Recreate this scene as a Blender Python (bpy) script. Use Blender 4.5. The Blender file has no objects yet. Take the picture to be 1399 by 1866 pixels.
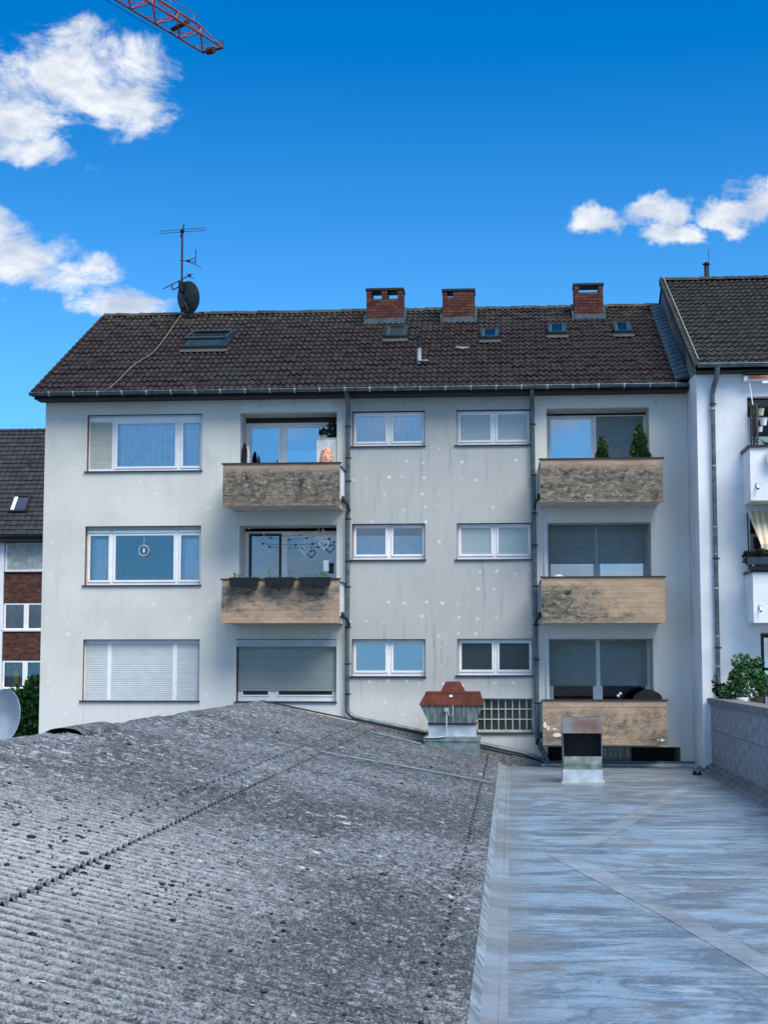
import bpy, math, random
from mathutils import Vector, Matrix
R = math.radians
random.seed(7)
S = bpy.context.scene
COL = S.collection

# ------------------------------------------------------------------ camera
cd = bpy.data.cameras.new('camera'); cam = bpy.data.objects.new('camera', cd); COL.objects.link(cam)
cam.location = (0, -36, 5.6)
cam.rotation_euler = (R(90 + 5.65), 0, R(4.683))
cd.sensor_fit = 'HORIZONTAL'; cd.sensor_width = 36; cd.lens = 2800 / 1399 * 36
cd.clip_start = .1; cd.clip_end = 3000
S.camera = cam
# ------------------------------------------------------------------ light
SUN_EL, SUN_AZ = 52, 142          # azimuth from +Y clockwise: high, behind the camera to the right, veiled by cloud
S.view_settings.view_transform = 'Standard'; S.view_settings.look = 'None'
S.view_settings.exposure = 1.42; S.view_settings.gamma = 1; S.view_settings.use_curve_mapping = False
sd = bpy.data.lights.new('sun', 'SUN'); sun = bpy.data.objects.new('sun', sd); COL.objects.link(sun)
sd.energy = 1.5; sd.angle = R(38); sd.color = (1, .96, .88)
az = R(SUN_AZ); el = R(SUN_EL)
sv = Vector((math.sin(az) * math.cos(el), math.cos(az) * math.cos(el), math.sin(el)))
sun.rotation_euler = sv.to_track_quat('Z', 'Y').to_euler()

# ------------------------------------------------------------------ node helper
class N:
    def __init__(s, nt): s.t = nt
    def n(s, typ, **kw):
        x = s.t.nodes.new(typ)
        for k, v in kw.items(): setattr(x, k, v)
        return x
    def l(s, a, b): s.t.links.new(a, b)
    def put(s, sock, v):
        if hasattr(v, 'is_output'): s.l(v, sock)
        elif isinstance(v, (tuple, list)) and len(v) == 3 and sock.type == 'RGBA': sock.default_value = (*v, 1)
        else: sock.default_value = v
    def math(s, op, a, b=0, c=None, clamp=False):
        x = s.n('ShaderNodeMath', operation=op); x.use_clamp = clamp
        s.put(x.inputs[0], a); s.put(x.inputs[1], b)
        if c is not None: s.put(x.inputs[2], c)
        return x.outputs[0]
    def vmath(s, op, a, b=None):
        x = s.n('ShaderNodeVectorMath', operation=op); s.put(x.inputs[0], a)
        if b is not None: s.put(x.inputs[1], b)
        return x.outputs['Value'] if op in ('LENGTH', 'DOT_PRODUCT', 'DISTANCE') else x.outputs[0]
    def noise(s, vec, scale, detail=4, rough=.55, dist=0, col=False):
        x = s.n('ShaderNodeTexNoise'); s.put(x.inputs['Vector'], vec); x.inputs['Scale'].default_value = scale
        x.inputs['Detail'].default_value = detail; x.inputs['Roughness'].default_value = rough; x.inputs['Distortion'].default_value = dist
        return x.outputs[1 if col else 0]
    def map(s, vec, scale=(1, 1, 1), loc=(0, 0, 0), rot=(0, 0, 0)):
        x = s.n('ShaderNodeMapping'); s.put(x.inputs[0], vec)
        x.inputs['Scale'].default_value = scale; x.inputs['Location'].default_value = loc; x.inputs['Rotation'].default_value = rot
        return x.outputs[0]
    def ramp(s, v, a, b, lo=0., hi=1.):
        x = s.n('ShaderNodeMapRange'); x.interpolation_type = 'SMOOTHSTEP'
        s.put(x.inputs[0], v); x.inputs[1].default_value = a; x.inputs[2].default_value = b
        x.inputs[3].default_value = lo; x.inputs[4].default_value = hi
        return x.outputs[0]
    def mix(s, f, a, b, mode='MIX'):
        x = s.n('ShaderNodeMix', data_type='RGBA', blend_type=mode); s.put(x.inputs[0], f); s.put(x.inputs[6], a); s.put(x.inputs[7], b)
        return x.outputs[2]
    def pos(s): return s.n('ShaderNodeNewGeometry').outputs['Position']
    def sep(s, v):
        x = s.n('ShaderNodeSeparateXYZ'); s.put(x.inputs[0], v); return x.outputs
    def obj(s): return s.n('ShaderNodeTexCoord').outputs['Object']
    def rnd(s):
        a = s.n('ShaderNodeObjectInfo').outputs['Random']; b = s.n('ShaderNodeNewGeometry').outputs['Random Per Island']
        return s.math('FRACT', s.math('ADD', a, b))
    def bump(s, h, strength, dist=.01, prev=None):
        x = s.n('ShaderNodeBump'); s.put(x.inputs['Height'], h); x.inputs['Strength'].default_value = strength; x.inputs['Distance'].default_value = dist
        if prev is not None: s.l(prev, x.inputs['Normal'])
        return x.outputs[0]

def new_mat(name):
    m = bpy.data.materials.new(name); m.use_nodes = True
    n = N(m.node_tree); b = m.node_tree.nodes['Principled BSDF']
    return m, n, b
def simple(name, col, rough=.7, metal=0, var=.2, scale=5, bump=.15, bscale=70, spec=.4, world=True, rnd=0):
    m, n, b = new_mat(name)
    v = n.pos() if world else n.obj()
    f = n.noise(v, scale, 5)
    c = n.mix(n.ramp(f, .3, .7), tuple(x * (1 - var) for x in col), tuple(min(1, x * (1 + var)) for x in col))
    if rnd:
        k = n.math('MULTIPLY_ADD', n.rnd(), 2 * rnd, 1 - rnd)
        cc = n.n('ShaderNodeCombineXYZ'); n.l(k, cc.inputs[0]); n.l(k, cc.inputs[1]); n.l(k, cc.inputs[2])
        c = n.mix(1., c, cc.outputs[0], 'MULTIPLY')
    n.put(b.inputs['Base Color'], c); b.inputs['Roughness'].default_value = rough
    b.inputs['Metallic'].default_value = metal; b.inputs['Specular IOR Level'].default_value = spec
    if bump: n.l(n.bump(n.noise(v, bscale, 4), bump), b.inputs['Normal'])
    return m

# ------------------------------------------------------------------ sky
W_ = bpy.data.worlds.new('World'); S.world = W_; W_.use_nodes = True
n = N(W_.node_tree); bg = W_.node_tree.nodes['Background']
sky = n.n('ShaderNodeTexSky', sky_type='NISHITA'); sky.sun_disc = False
sky.sun_elevation = R(SUN_EL); sky.sun_rotation = R(SUN_AZ)
sky.air_density = 1.0; sky.dust_density = .3; sky.ozone_density = 3.0; sky.altitude = 300
d = n.vmath('NORMALIZE', n.n('ShaderNodeTexCoord').outputs['Generated'])
# the clear deep blue carries on almost to the horizon: the sky is read a little above the true elevation
s0 = n.sep(d); lift = n.n('ShaderNodeCombineXYZ'); n.l(s0[0], lift.inputs[0]); n.l(s0[1], lift.inputs[1]); n.l(n.math('MULTIPLY_ADD', n.math('MAXIMUM', s0[2], 0), .92, .09), lift.inputs[2])
n.l(n.vmath('NORMALIZE', lift.outputs[0]), sky.inputs[0])
tinted = n.mix(1., sky.outputs[0], (.19, .56, .86), 'MULTIPLY')
tinted = n.mix(n.ramp(s0[2], .42, .12), tinted, n.mix(1., tinted, (2.9, 1.62, 1.25), 'MULTIPLY'))
hs = n.n('ShaderNodeHueSaturation'); n.l(tinted, hs.inputs['Color']); hs.inputs['Saturation'].default_value = 1.08; hs.inputs['Value'].default_value = .61
# cloud banks: (direction, (half width, half height), weight)
blobs = [((-.300, .875, .352), (.055, .024), .95), ((-.262, .885, .350), (.05, .028), 1.2), ((-.236, .895, .350), (.036, .024), 1.15), ((-.222, .895, .366), (.022, .022), .8),
         ((-.300, .892, .328), (.045, .018), 1.15), ((-.296, .90, .314), (.040, .012), 1.1), ((-.265, .880, .383), (.028, .012), .6), ((-.285, .877, .372), (.02, .014), .5), ((-.248, .888, .372), (.02, .012), .6),
         ((-.318, .912, .276), (.022, .016), .9), ((-.308, .92, .252), (.045, .020), 1.0), ((-.275, .93, .240), (.045, .016), 1.15), ((-.252, .938, .228), (.042, .012), 1.2), ((-.320, .92, .262), (.03, .025), 1.0),
         ((-.316, .93, .224), (.010, .005), .6), ((-.226, .948, .216), (.02, .005), .8),
         ((.057, .959, .279), (.020, .0115), 1.3), ((.098, .955, .282), (.024, .012), 1.15), ((.108, .958, .267), (.024, .008), 1.3), ((.140, .951, .277), (.028, .010), 1.3), ((.165, .951, .281), (.02, .011), 1.3), ((.150, .951, .288), (.016, .008), .6),
         ((-.142, .962, .222), (.012, .003), .5)]
warp = n.noise(d, 9, 6, .6, 0, True)
dw = n.vmath('ADD', d, n.vmath('MULTIPLY', n.vmath('SUBTRACT', warp, (.5, .5, .5)), (.075, .075, .075)))
dens = None
for c, (a, b_), w in blobs:
    c = Vector(c).normalized()
    v = n.vmath('MULTIPLY', n.vmath('SUBTRACT', dw, tuple(c)), (1 / a, .6 / a, 1 / b_))
    k = n.math('MULTIPLY', n.ramp(n.vmath('LENGTH', v), 0.25, 1.35, 1, 0), w)
    dens = k if dens is None else n.math('MAXIMUM', dens, k)
# loose fair-weather cloud over the rest of the sky
s3 = n.sep(d)
hz = n.math('ADD', n.math('MAXIMUM', s3[2], 0), .22)
pl = n.n('ShaderNodeCombineXYZ'); n.l(n.math('DIVIDE', s3[0], hz), pl.inputs[0]); n.l(n.math('DIVIDE', s3[1], hz), pl.inputs[1])
gen = n.ramp(n.noise(pl.outputs[0], .9, 7, .6, .3), .40, .58)
gen = n.math('MULTIPLY', gen, n.ramp(s3[1], .62, .35))
fbm = n.noise(n.map(d, (1, .6, 1.7), (0, 0, 0), (0, .25, 0)), 15, 12, .68, .35)
cl = n.ramp(n.math('ADD', n.math('MULTIPLY', dens, .95), n.math('MULTIPLY', n.math('SUBTRACT', fbm, .5), 3.6)), .30, 1.20)
cl = n.math('MULTIPLY', cl, n.ramp(dens, .02, .2))
cl = n.math('MAXIMUM', cl, n.math('MULTIPLY', gen, .9))
cl = n.math('MULTIPLY', cl, n.ramp(s3[2], -.01, .01))
shade = n.ramp(n.noise(n.map(d, (1, 1, 1.9), (0, 0, .03)), 22, 5, .6), .34, .66)
ccol = n.mix(shade, (1.6, 1.85, 2.25), (2.95, 3.0, 3.05))
skc = n.mix(n.math('MULTIPLY', cl, .96), hs.outputs[0], ccol)
n.l(skc, bg.inputs['Color']); bg.inputs['Strength'].default_value = .13

# ------------------------------------------------------------------ mesh helper
class MB:
    def __init__(s): s.v = []; s.f = []; s.m = []
    def quad(s, a, b, c, d, mi=0):
        i = len(s.v); s.v += [tuple(a), tuple(b), tuple(c), tuple(d)]; s.f.append((i, i + 1, i + 2, i + 3)); s.m.append(mi); return s
    def tri(s, a, b, c, mi=0):
        i = len(s.v); s.v += [tuple(a), tuple(b), tuple(c)]; s.f.append((i, i + 1, i + 2)); s.m.append(mi); return s
    def box(s, x0, x1, y0, y1, z0, z1, mi=0):
        i = len(s.v)
        s.v += [(x0, y0, z0), (x1, y0, z0), (x1, y1, z0), (x0, y1, z0), (x0, y0, z1), (x1, y0, z1), (x1, y1, z1), (x0, y1, z1)]
        for q in ((3, 2, 1, 0), (4, 5, 6, 7), (0, 1, 5, 4), (1, 2, 6, 5), (2, 3, 7, 6), (3, 0, 4, 7)):
            s.f.append(tuple(i + k for k in q)); s.m.append(mi)
        return s
    def prism(s, pts, a, b, axis='y', mi=0):
        """closed outline pts (2D) extruded from a to b along axis; x:(y,z) y:(x,z) z:(x,y)"""
        i = len(s.v); k = len(pts)
        def P(p, t): return {'x': (t, p[0], p[1]), 'y': (p[0], t, p[1]), 'z': (p[0], p[1], t)}[axis]
        s.v += [P(p, a) for p in pts] + [P(p, b) for p in pts]
        s.f.append(tuple(range(i + k - 1, i - 1, -1))); s.m.append(mi)
        s.f.append(tuple(range(i + k, i + 2 * k))); s.m.append(mi)
        for j in range(k):
            s.f.append((i + j, i + (j + 1) % k, i + k + (j + 1) % k, i + k + j)); s.m.append(mi)
        return s
    def tube(s, pts, r, nseg=8, mi=0, cap=True):
        pts = [Vector(p) for p in pts]; rs = r if isinstance(r, (list, tuple)) else [r] * len(pts)
        i = len(s.v); up = None
        for j, p in enumerate(pts):
            t = (pts[min(j + 1, len(pts) - 1)] - pts[max(j - 1, 0)]).normalized()
            if up is None:
                up = Vector((0, 0, 1)) if abs(t.z) < .9 else Vector((1, 0, 0))
            a = t.cross(up).normalized(); b = a.cross(t).normalized(); up = b
            for q in range(nseg):
                an = 2 * math.pi * q / nseg
                s.v.append(tuple(p + (a * math.cos(an) + b * math.sin(an)) * rs[j]))
        for j in range(len(pts) - 1):
            for q in range(nseg):
                a0 = i + j * nseg + q; a1 = i + j * nseg + (q + 1) % nseg
                s.f.append((a0, a1, a1 + nseg, a0 + nseg)); s.m.append(mi)
        if cap:
            s.f.append(tuple(i + q for q in reversed(range(nseg)))); s.m.append(mi)
            e = i + (len(pts) - 1) * nseg; s.f.append(tuple(e + q for q in range(nseg))); s.m.append(mi)
        return s
    def bar(s, a, b, w, mi=0): return s.tube([a, b], w * .7, 4, mi)
    def blob(s, c, r, nu=8, nv=5, jit=0, mi=0, rg=random):
        i = len(s.v); c = Vector(c)
        rx, ry, rz = r if isinstance(r, (tuple, list)) else (r, r, r)
        s.v.append((c.x, c.y, c.z - rz))
        for a in range(1, nv):
            t = math.pi * a / nv
            for b in range(nu):
                p = 2 * math.pi * b / nu; k = 1 + rg.uniform(-jit, jit)
                s.v.append((c.x + rx * math.sin(t) * math.cos(p) * k, c.y + ry * math.sin(t) * math.sin(p) * k, c.z - rz * math.cos(t) * k))
        s.v.append((c.x, c.y, c.z + rz)); last = len(s.v) - 1
        for b in range(nu):
            s.f.append((i, i + 1 + (b + 1) % nu, i + 1 + b)); s.m.append(mi)
            e = i + 1 + (nv - 2) * nu; s.f.append((last, e + b, e + (b + 1) % nu)); s.m.append(mi)
        for a in range(nv - 2):
            for b in range(nu):
                o = i + 1 + a * nu
                s.f.append((o + b, o + (b + 1) % nu, o + nu + (b + 1) % nu, o + nu + b)); s.m.append(mi)
        return s
    def lathe(s, c, prof, nseg=16, mi=0):
        i = len(s.v); k = len(prof)
        for q in range(nseg):
            an = 2 * math.pi * q / nseg
            for r, z in prof: s.v.append((c[0] + r * math.cos(an), c[1] + r * math.sin(an), c[2] + z))
        for q in range(nseg):
            for j in range(k - 1):
                a = i + q * k + j; b = i + ((q + 1) % nseg) * k + j
                s.f.append((a, b, b + 1, a + 1)); s.m.append(mi)
        return s
    def mesh(s, name, mats, origin=(0, 0, 0), smooth=None):
        me = bpy.data.meshes.new(name); ox, oy, oz = origin
        me.from_pydata([(x - ox, y - oy, z - oz) for x, y, z in s.v], [], s.f)
        for m in (mats if isinstance(mats, (list, tuple)) else [mats]): me.materials.append(m)
        if any(s.m): me.polygons.foreach_set('material_index', s.m)
        if smooth is not None:
            me.polygons.foreach_set('use_smooth', [True] * len(me.polygons)); me.update()
            me.set_sharp_from_angle(angle=R(smooth))
        me.update(); return me

WP = {}
def link(o, wloc, parent=None, kind=None, label=None, cat=None, group=None):
    COL.objects.link(o); w = Vector(wloc); WP[o.name] = w
    if parent is not None: o.parent = parent; o.location = w - WP[parent.name]
    else: o.location = w
    if kind: o['kind'] = kind
    if label: o['label'] = label
    if cat: o['category'] = cat
    if group: o['group'] = group
    return o
def obj(name, mb, mats, parent=None, smooth=None, **kw):
    xs, ys, zs = zip(*mb.v)
    c = ((min(xs) + max(xs)) / 2, (min(ys) + max(ys)) / 2, min(zs) if parent is None else (min(zs) + max(zs)) / 2)
    return link(bpy.data.objects.new(name, mb.mesh(name, mats, c, smooth)), c, parent, **kw)
def inst(name, me, wloc, parent=None, rot=None, scale=None, **kw):
    o = bpy.data.objects.new(name, me); link(o, wloc, parent, **kw)
    if rot: o.rotation_euler = rot
    if scale: o.scale = scale
    return o
def thing(name, loc, label, cat, group=None):
    return link(bpy.data.objects.new(name, None), loc, None, label=label, cat=cat, group=group)

# ------------------------------------------------------------------ materials
# render of the main facade: off white, anchor dots, dark run-off streaks, greyer middle bay, cleaner right bay
m, n, b = new_mat('facade_render'); P = n.pos(); x, y, z = n.sep(P)
base = n.mix(n.ramp(n.noise(P, .5, 5), .3, .7), (.61, .615, .565), (.71, .715, .66))
mid = n.math('MULTIPLY', n.ramp(x, -3.95, -3.7), n.ramp(x, .62, .5))
base = n.mix(n.math('MULTIPLY', mid, .62), base, (.34, .355, .36))
right = n.ramp(x, .55, .65)
base = n.mix(n.math('MULTIPLY', right, .75), base, (.74, .745, .70))
low = n.ramp(z, 5.2, 4.6)
base = n.mix(n.math('MULTIPLY', low, .6), base, (.74, .75, .74))
streak = n.ramp(n.noise(n.map(P, (7, 1, .6)), 1.0, 9, .72), .50, .80)
smask = n.math('MULTIPLY', n.ramp(n.noise(P, .7, 3), .34, .56), n.math('MULTIPLY_ADD', mid, .70, .30))
smask = n.math('MULTIPLY', smask, n.math('SUBTRACT', 1, n.math('MULTIPLY', right, .8)))
base = n.mix(n.math('MULTIPLY', streak, smask), base, (.20, .21, .215))
blot = n.ramp(n.noise(n.map(P, (1, 1, 1), (3, 1, 9)), 1.4, 6, .6), .52, .8)
base = n.mix(n.math('MULTIPLY', blot, n.math('MULTIPLY_ADD', mid, .25, .25)), base, (.36, .38, .37))
vo = n.n('ShaderNodeTexVoronoi', feature='F1'); vo.inputs['Scale'].default_value = 2.35; vo.inputs['Randomness'].default_value = .42
n.l(n.map(P, (1, 0, 1.15), (0, .5, .1)), vo.inputs['Vector'])
dm = n.math('MULTIPLY', n.ramp(vo.outputs['Distance'], .03, .15, 1, 0), n.math('MULTIPLY', n.ramp(n.sep(vo.outputs['Color'])[0], .05, .5, .35, 1), n.ramp(n.noise(n.map(P, (1, 0, 1)), .9, 2), .30, .50, .45, 1)))
dm = n.math('MULTIPLY', dm, n.math('SUBTRACT', 1, n.math('MULTIPLY', right, 1)))
dm = n.math('MULTIPLY', dm, n.ramp(z, 11.2, 10.0, .2, .85))
base = n.mix(n.math('MULTIPLY', dm, .8), base, (.90, .90, .88))
n.put(b.inputs['Base Color'], base); b.inputs['Roughness'].default_value = .9; b.inputs['Specular IOR Level'].default_value = .2
n.l(n.bump(n.noise(P, 90, 4), .35, .006), b.inputs['Normal']); FACADE = m

def concrete(name, stain, bias=(0, 0), seed=0):
    """board-marked balcony concrete, tan with grey lichen; stain = how much of it, bias = where in x it gathers"""
    m, n, b = new_mat(name); v = n.obj(); x, y, z = n.sep(v)
    c = n.mix(n.ramp(n.noise(n.map(v, (1, 1, 3), (seed, 0, 0)), 1.6, 6), .3, .7), (.41, .285, .19), (.53, .385, .27))
    c = n.mix(n.math('MULTIPLY', n.ramp(n.noise(n.map(v, (1.2, 1, 14), (seed, 2, 0)), 1.5, 5), .54, .76), .35), c, (.22, .165, .12))
    edge = n.math('MULTIPLY', n.ramp(z, .46, .22), n.ramp(z, -.54, -.34, .55, 1))
    f = n.math('ADD', n.noise(n.map(v, (1.1, 1, 2.0), (seed, 5, 3)), 1.9, 12, .80), n.math('MULTIPLY', x, bias[0]))
    f = n.math('ADD', f, n.math('MULTIPLY', z, bias[1]))
    lich = n.math('MULTIPLY', n.ramp(f, .54 - stain, .76 - stain * .6), edge)
    fine = n.noise(n.map(v, (1, 1, 1.6), (seed, 0, 0)), 26, 6, .75)
    c = n.mix(n.math('MULTIPLY', lich, .8), c, (.225, .205, .17))
    c = n.mix(n.math('MULTIPLY', lich, n.ramp(n.noise(n.map(v, (1, 1, 2.2), (seed, 3, 0)), 7, 9, .78), .38, .58, .15, 1)), c, (.085, .080, .068))
    c = n.mix(n.math('MULTIPLY', lich, n.ramp(n.noise(n.map(v, (1, 1, 1.4), (seed, 7, 0)), 9, 9, .8), .52, .62)), c, (.40, .375, .31))
    c = n.mix(n.math('MULTIPLY', n.math('MULTIPLY', n.ramp(n.noise(v, 3.4, 9, .75), .57, .63), n.ramp(fine, .38, .5)), lich), c, (.03, .03, .03))
    n.put(b.inputs['Base Color'], c); b.inputs['Roughness'].default_value = .95; b.inputs['Specular IOR Level'].default_value = .15
    n.l(n.bump(fine, .7, .012), b.inputs['Normal']); return m
CONC = [concrete('concrete_heavy', .40, seed=1), concrete('concrete_streaked', .17, (0, .25), 4), concrete('concrete_heavy_low', .34, (-.02, -.10), 9),
        concrete('concrete_left_stain', .14, (-.13, -.16), 13), concrete('concrete_patchy', .17, (0, -.10), 21)]

m, n, b = new_mat('pantile'); P = n.pos(); r = n.rnd()
c = n.mix(r, (.016, .011, .010), (.046, .031, .027))
c = n.mix(n.math('MULTIPLY', n.ramp(n.noise(P, .55, 4), .45, .65), .6), c, (.030, .032, .030))
c = n.mix(n.math('MULTIPLY', n.ramp(n.noise(P, 14, 6, .7), .52, .70), .55), c, (.115, .105, .090))
c = n.mix(n.math('MULTIPLY', n.math('MULTIPLY', n.ramp(n.sep(P)[2], 14.2, 15.2), n.ramp(n.noise(P, 3, 6, .7), .45, .65)), .55), c, (.105, .115, .075))
n.put(b.inputs['Base Color'], c); b.inputs['Roughness'].default_value = .6; b.inputs['Specular IOR Level'].default_value = .3
n.l(n.bump(n.noise(P, 60, 5, .7), .45, .008), b.inputs['Normal']); TILE = m
m, n, b = new_mat('pantile_mossy'); P = n.pos(); r = n.rnd()
c = n.mix(r, (.014, .016, .014), (.038, .038, .032))
c = n.mix(n.math('MULTIPLY', n.ramp(n.noise(P, 12, 6, .7), .52, .68), .6), c, (.13, .13, .10))
n.put(b.inputs['Base Color'], c); b.inputs['Roughness'].default_value = .85
n.l(n.bump(n.noise(P, 60, 5, .7), .5, .008), b.inputs['Normal']); TILE2 = m
TILE3 = simple('slate_grey_tile', (.028, .030, .034), .6, rnd=.3, scale=3)

m, n, b = new_mat('corrugated_cement'); P = n.pos(); x, y, z = n.sep(P)
big = n.noise(P, .35, 4)
c = n.mix(n.ramp(big, .40, .60), (.085, .100, .122), (.185, .212, .248))
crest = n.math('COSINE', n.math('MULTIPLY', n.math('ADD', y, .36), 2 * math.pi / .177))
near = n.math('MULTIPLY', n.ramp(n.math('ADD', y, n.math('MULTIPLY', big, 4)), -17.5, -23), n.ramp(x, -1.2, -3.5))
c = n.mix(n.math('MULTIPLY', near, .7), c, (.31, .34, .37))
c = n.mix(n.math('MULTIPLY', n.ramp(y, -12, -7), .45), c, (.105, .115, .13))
sp = n.noise(n.map(P, (.75, 1, 1)), 17, 7, .78)
c = n.mix(n.ramp(sp, .43, .49, .85, 0), c, (.045, .050, .056))
c = n.mix(n.ramp(sp, .54, .61, 0, .75), c, (.36, .405, .455))
sp2 = n.noise(P, 58, 5, .75)
c = n.mix(n.ramp(sp2, .42, .49, .9, 0), c, (.035, .038, .042))
c = n.mix(n.ramp(sp2, .56, .64, 0, .6), c, (.46, .48, .50))
trough_dirt_shade = n.math('MULTIPLY', n.ramp(crest, .75, -.7, 0, 1), n.math('MULTIPLY_ADD', n.ramp(y, -12, -24), .38, .12))  # trough dirt, doubling as the waves' missing shade, painted in; stronger near camera
c = n.mix(trough_dirt_shade, c, (.055, .06, .065))
c = n.mix(n.math('MULTIPLY', n.ramp(crest, .1, 1, 0, .5), near), c, (.52, .54, .55))  # crests painted lighter, standing in for light on the near waves
wl = n.math('MULTIPLY', n.ramp(n.noise(n.map(P, (.7, 1, 1)), 11, 7, .75), .53, .60), n.math('MULTIPLY', n.ramp(n.math('MULTIPLY_ADD', big, 2.0, x), -2.6, -4.2), n.ramp(n.noise(P, .9, 4), .38, .56)))
c = n.mix(n.math('MULTIPLY', wl, .7), c, (.50, .53, .54))
wh = n.math('MULTIPLY', n.ramp(n.noise(n.map(P, (.6, 1, 1)), 5, 6, .7), .60, .68), n.ramp(n.noise(P, .6, 3), .44, .58))
c = n.mix(n.math('MULTIPLY', wh, .8), c, (.56, .59, .60))
mo = n.math('MULTIPLY', n.ramp(n.noise(n.map(P, (.6, 1, 1)), 8, 8, .75), .54, .60), n.ramp(n.noise(n.map(P, (.35, 1, 1)), .9, 4, .6), .46, .60))
c = n.mix(n.math('MULTIPLY', mo, .85), c, (.035, .040, .038))
n.put(b.inputs['Base Color'], c); b.inputs['Roughness'].default_value = .92; b.inputs['Specular IOR Level'].default_value = .2
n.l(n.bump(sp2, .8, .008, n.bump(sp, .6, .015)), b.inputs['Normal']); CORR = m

def membrane(name, lift):
  m, n, b = new_mat(name); P = n.pos(); x, y, z = n.sep(P)
  st = n.noise(n.map(P, (.85, 1.5, 1)), .9, 12, .76, 1.0)
  st3 = n.noise(n.map(P, (.5, 1.0, 1), (2, 9, 0)), .55, 6, .65, .8)
  st2 = n.noise(n.map(P, (1.0, 5, 1), (4, 0, 0)), 1.0, 9, .7, .4)
  c = n.mix(n.ramp(st, .42, .56), (.105, .165, .235), (.25, .375, .51))
  c = n.mix(n.ramp(st3, .52, .68, 0, .55), c, (.12, .14, .16))
  c = n.mix(n.ramp(st2, .55, .65, 0, .55), c, (.46, .58, .70))
  c = n.mix(n.ramp(st2, .38, .46, .45, 0), c, (.10, .125, .16))
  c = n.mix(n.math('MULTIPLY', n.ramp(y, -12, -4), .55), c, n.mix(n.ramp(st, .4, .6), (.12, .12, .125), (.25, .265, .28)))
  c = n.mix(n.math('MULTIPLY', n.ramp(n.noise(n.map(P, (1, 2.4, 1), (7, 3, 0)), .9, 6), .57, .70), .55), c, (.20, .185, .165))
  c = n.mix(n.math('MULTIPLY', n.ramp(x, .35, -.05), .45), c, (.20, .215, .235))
  gr = n.noise(P, 22, 8, .8)
  c = n.mix(n.ramp(gr, .40, .50, .35, 0), c, (.08, .09, .10)); c = n.mix(n.ramp(gr, .54, .64, 0, .30), c, (.48, .55, .60))
  pud = n.noise(n.map(P, (1, 1, 1), (11, 4, 0)), .8, 7, .6, .3)
  rim = n.math('MULTIPLY', n.ramp(pud, .50, .53), n.ramp(pud, .56, .53)); c = n.mix(n.math('MULTIPLY', rim, .38), c, (.17, .155, .135))
  if lift: c = n.mix(lift, c, n.mix(n.ramp(n.noise(P, 1.1, 5), .4, .6), (.22, .23, .23), (.34, .42, .50)))
  n.put(b.inputs['Base Color'], c)
  n.put(b.inputs['Roughness'], n.ramp(st3, .35, .65, .28, .55)); b.inputs['Specular IOR Level'].default_value = .5
  n.l(n.bump(n.noise(P, 40, 5), .35, .004, n.bump(st2, .25, .02)), b.inputs['Normal']); return m
MEMB = membrane('roof_membrane', 0)
STRIP = membrane('membrane_strip', .45)
UPSTAND = simple('pale_upstand', (.22, .28, .33), .7, var=.45, scale=7)

def glass(name, refl=.36, tint=(.85, .9, .95), rough=.015):
    m = bpy.data.materials.new(name); m.use_nodes = True; nt = m.node_tree; nt.nodes.clear(); n = N(nt)
    o = n.n('ShaderNodeOutputMaterial'); t = n.n('ShaderNodeBsdfTransparent'); t.inputs[0].default_value = (*[x ** .3 for x in tint], 1)
    g = n.n('ShaderNodeBsdfGlossy'); g.inputs[0].default_value = (*tint, 1); g.inputs['Roughness'].default_value = rough
    fr = n.n('ShaderNodeFresnel'); fr.inputs[0].default_value = 1.5
    n.l(n.bump(n.noise(n.pos(), 1.3, 2), .05, .02), g.inputs['Normal'])
    mx = n.n('ShaderNodeMixShader'); n.l(n.math('ADD', fr.outputs[0], refl, clamp=True), mx.inputs[0])
    n.l(t.outputs[0], mx.inputs[1]); n.l(g.outputs[0], mx.inputs[2]); n.l(mx.outputs[0], o.inputs[0]); return m
GLASS = glass('window_glass', .075); GLASS_DIM = glass('window_glass_dim', .03); GLASS_HI = glass('window_glass_bright', .26); SKYL = glass('skylight_glass', .10)
m, n, b = new_mat('obscured_glass'); v = n.pos()
n.put(b.inputs['Base Color'], n.mix(n.noise(v, 60, 3), (.26, .33, .35), (.36, .43, .44))); b.inputs['Roughness'].default_value = .16; b.inputs['Specular IOR Level'].default_value = 1
n.l(n.bump(n.noise(v, 80, 3), .3, .004), b.inputs['Normal']); OBSC = m
m, n, b = new_mat('dark_obscured_glass'); v = n.pos()
n.put(b.inputs['Base Color'], n.mix(n.noise(v, 40, 3), (.012, .02, .022), (.04, .06, .06))); b.inputs['Roughness'].default_value = .3
n.l(n.bump(n.noise(v, 60, 3), .4, .006), b.inputs['Normal']); DOBSC = m

WHITE = simple('white_pvc', (.88, .88, .88), .35, var=.05, bump=0)
GREYFR = simple('grey_frame', (.42, .50, .52), .5, var=.08, bump=0)
SLAT_W = simple('shutter_slat_white', (.60, .66, .67), .5, var=.05, rnd=.04)
SLAT_C = simple('shutter_slat_cream', (.50, .52, .46), .5, var=.05, rnd=.04)
SLAT_G = simple('shutter_slat_grey', (.30, .35, .34), .5, var=.05, rnd=.05)
SLAT_D = simple('shutter_slat_green_grey', (.24, .31, .32), .5, var=.06, rnd=.05)
REVEAL = simple('brown_reveal', (.25, .14, .105), .8)
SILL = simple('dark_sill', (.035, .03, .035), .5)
DARK = simple('dark_metal', (.018, .02, .022), .5)
BLACK = simple('black_plastic', (.008, .008, .01), .4)
ZINC = simple('weathered_zinc', (.13, .175, .195), .45, metal=.5, var=.3, scale=6)
ZINCL = simple('pale_zinc', (.42, .48, .50), .45, metal=.3, var=.2)
SOFFIT = simple('soffit_board', (.035, .04, .035), .8)
LOGGIA = simple('loggia_render', (.66, .68, .66), .9, var=.08)
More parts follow.
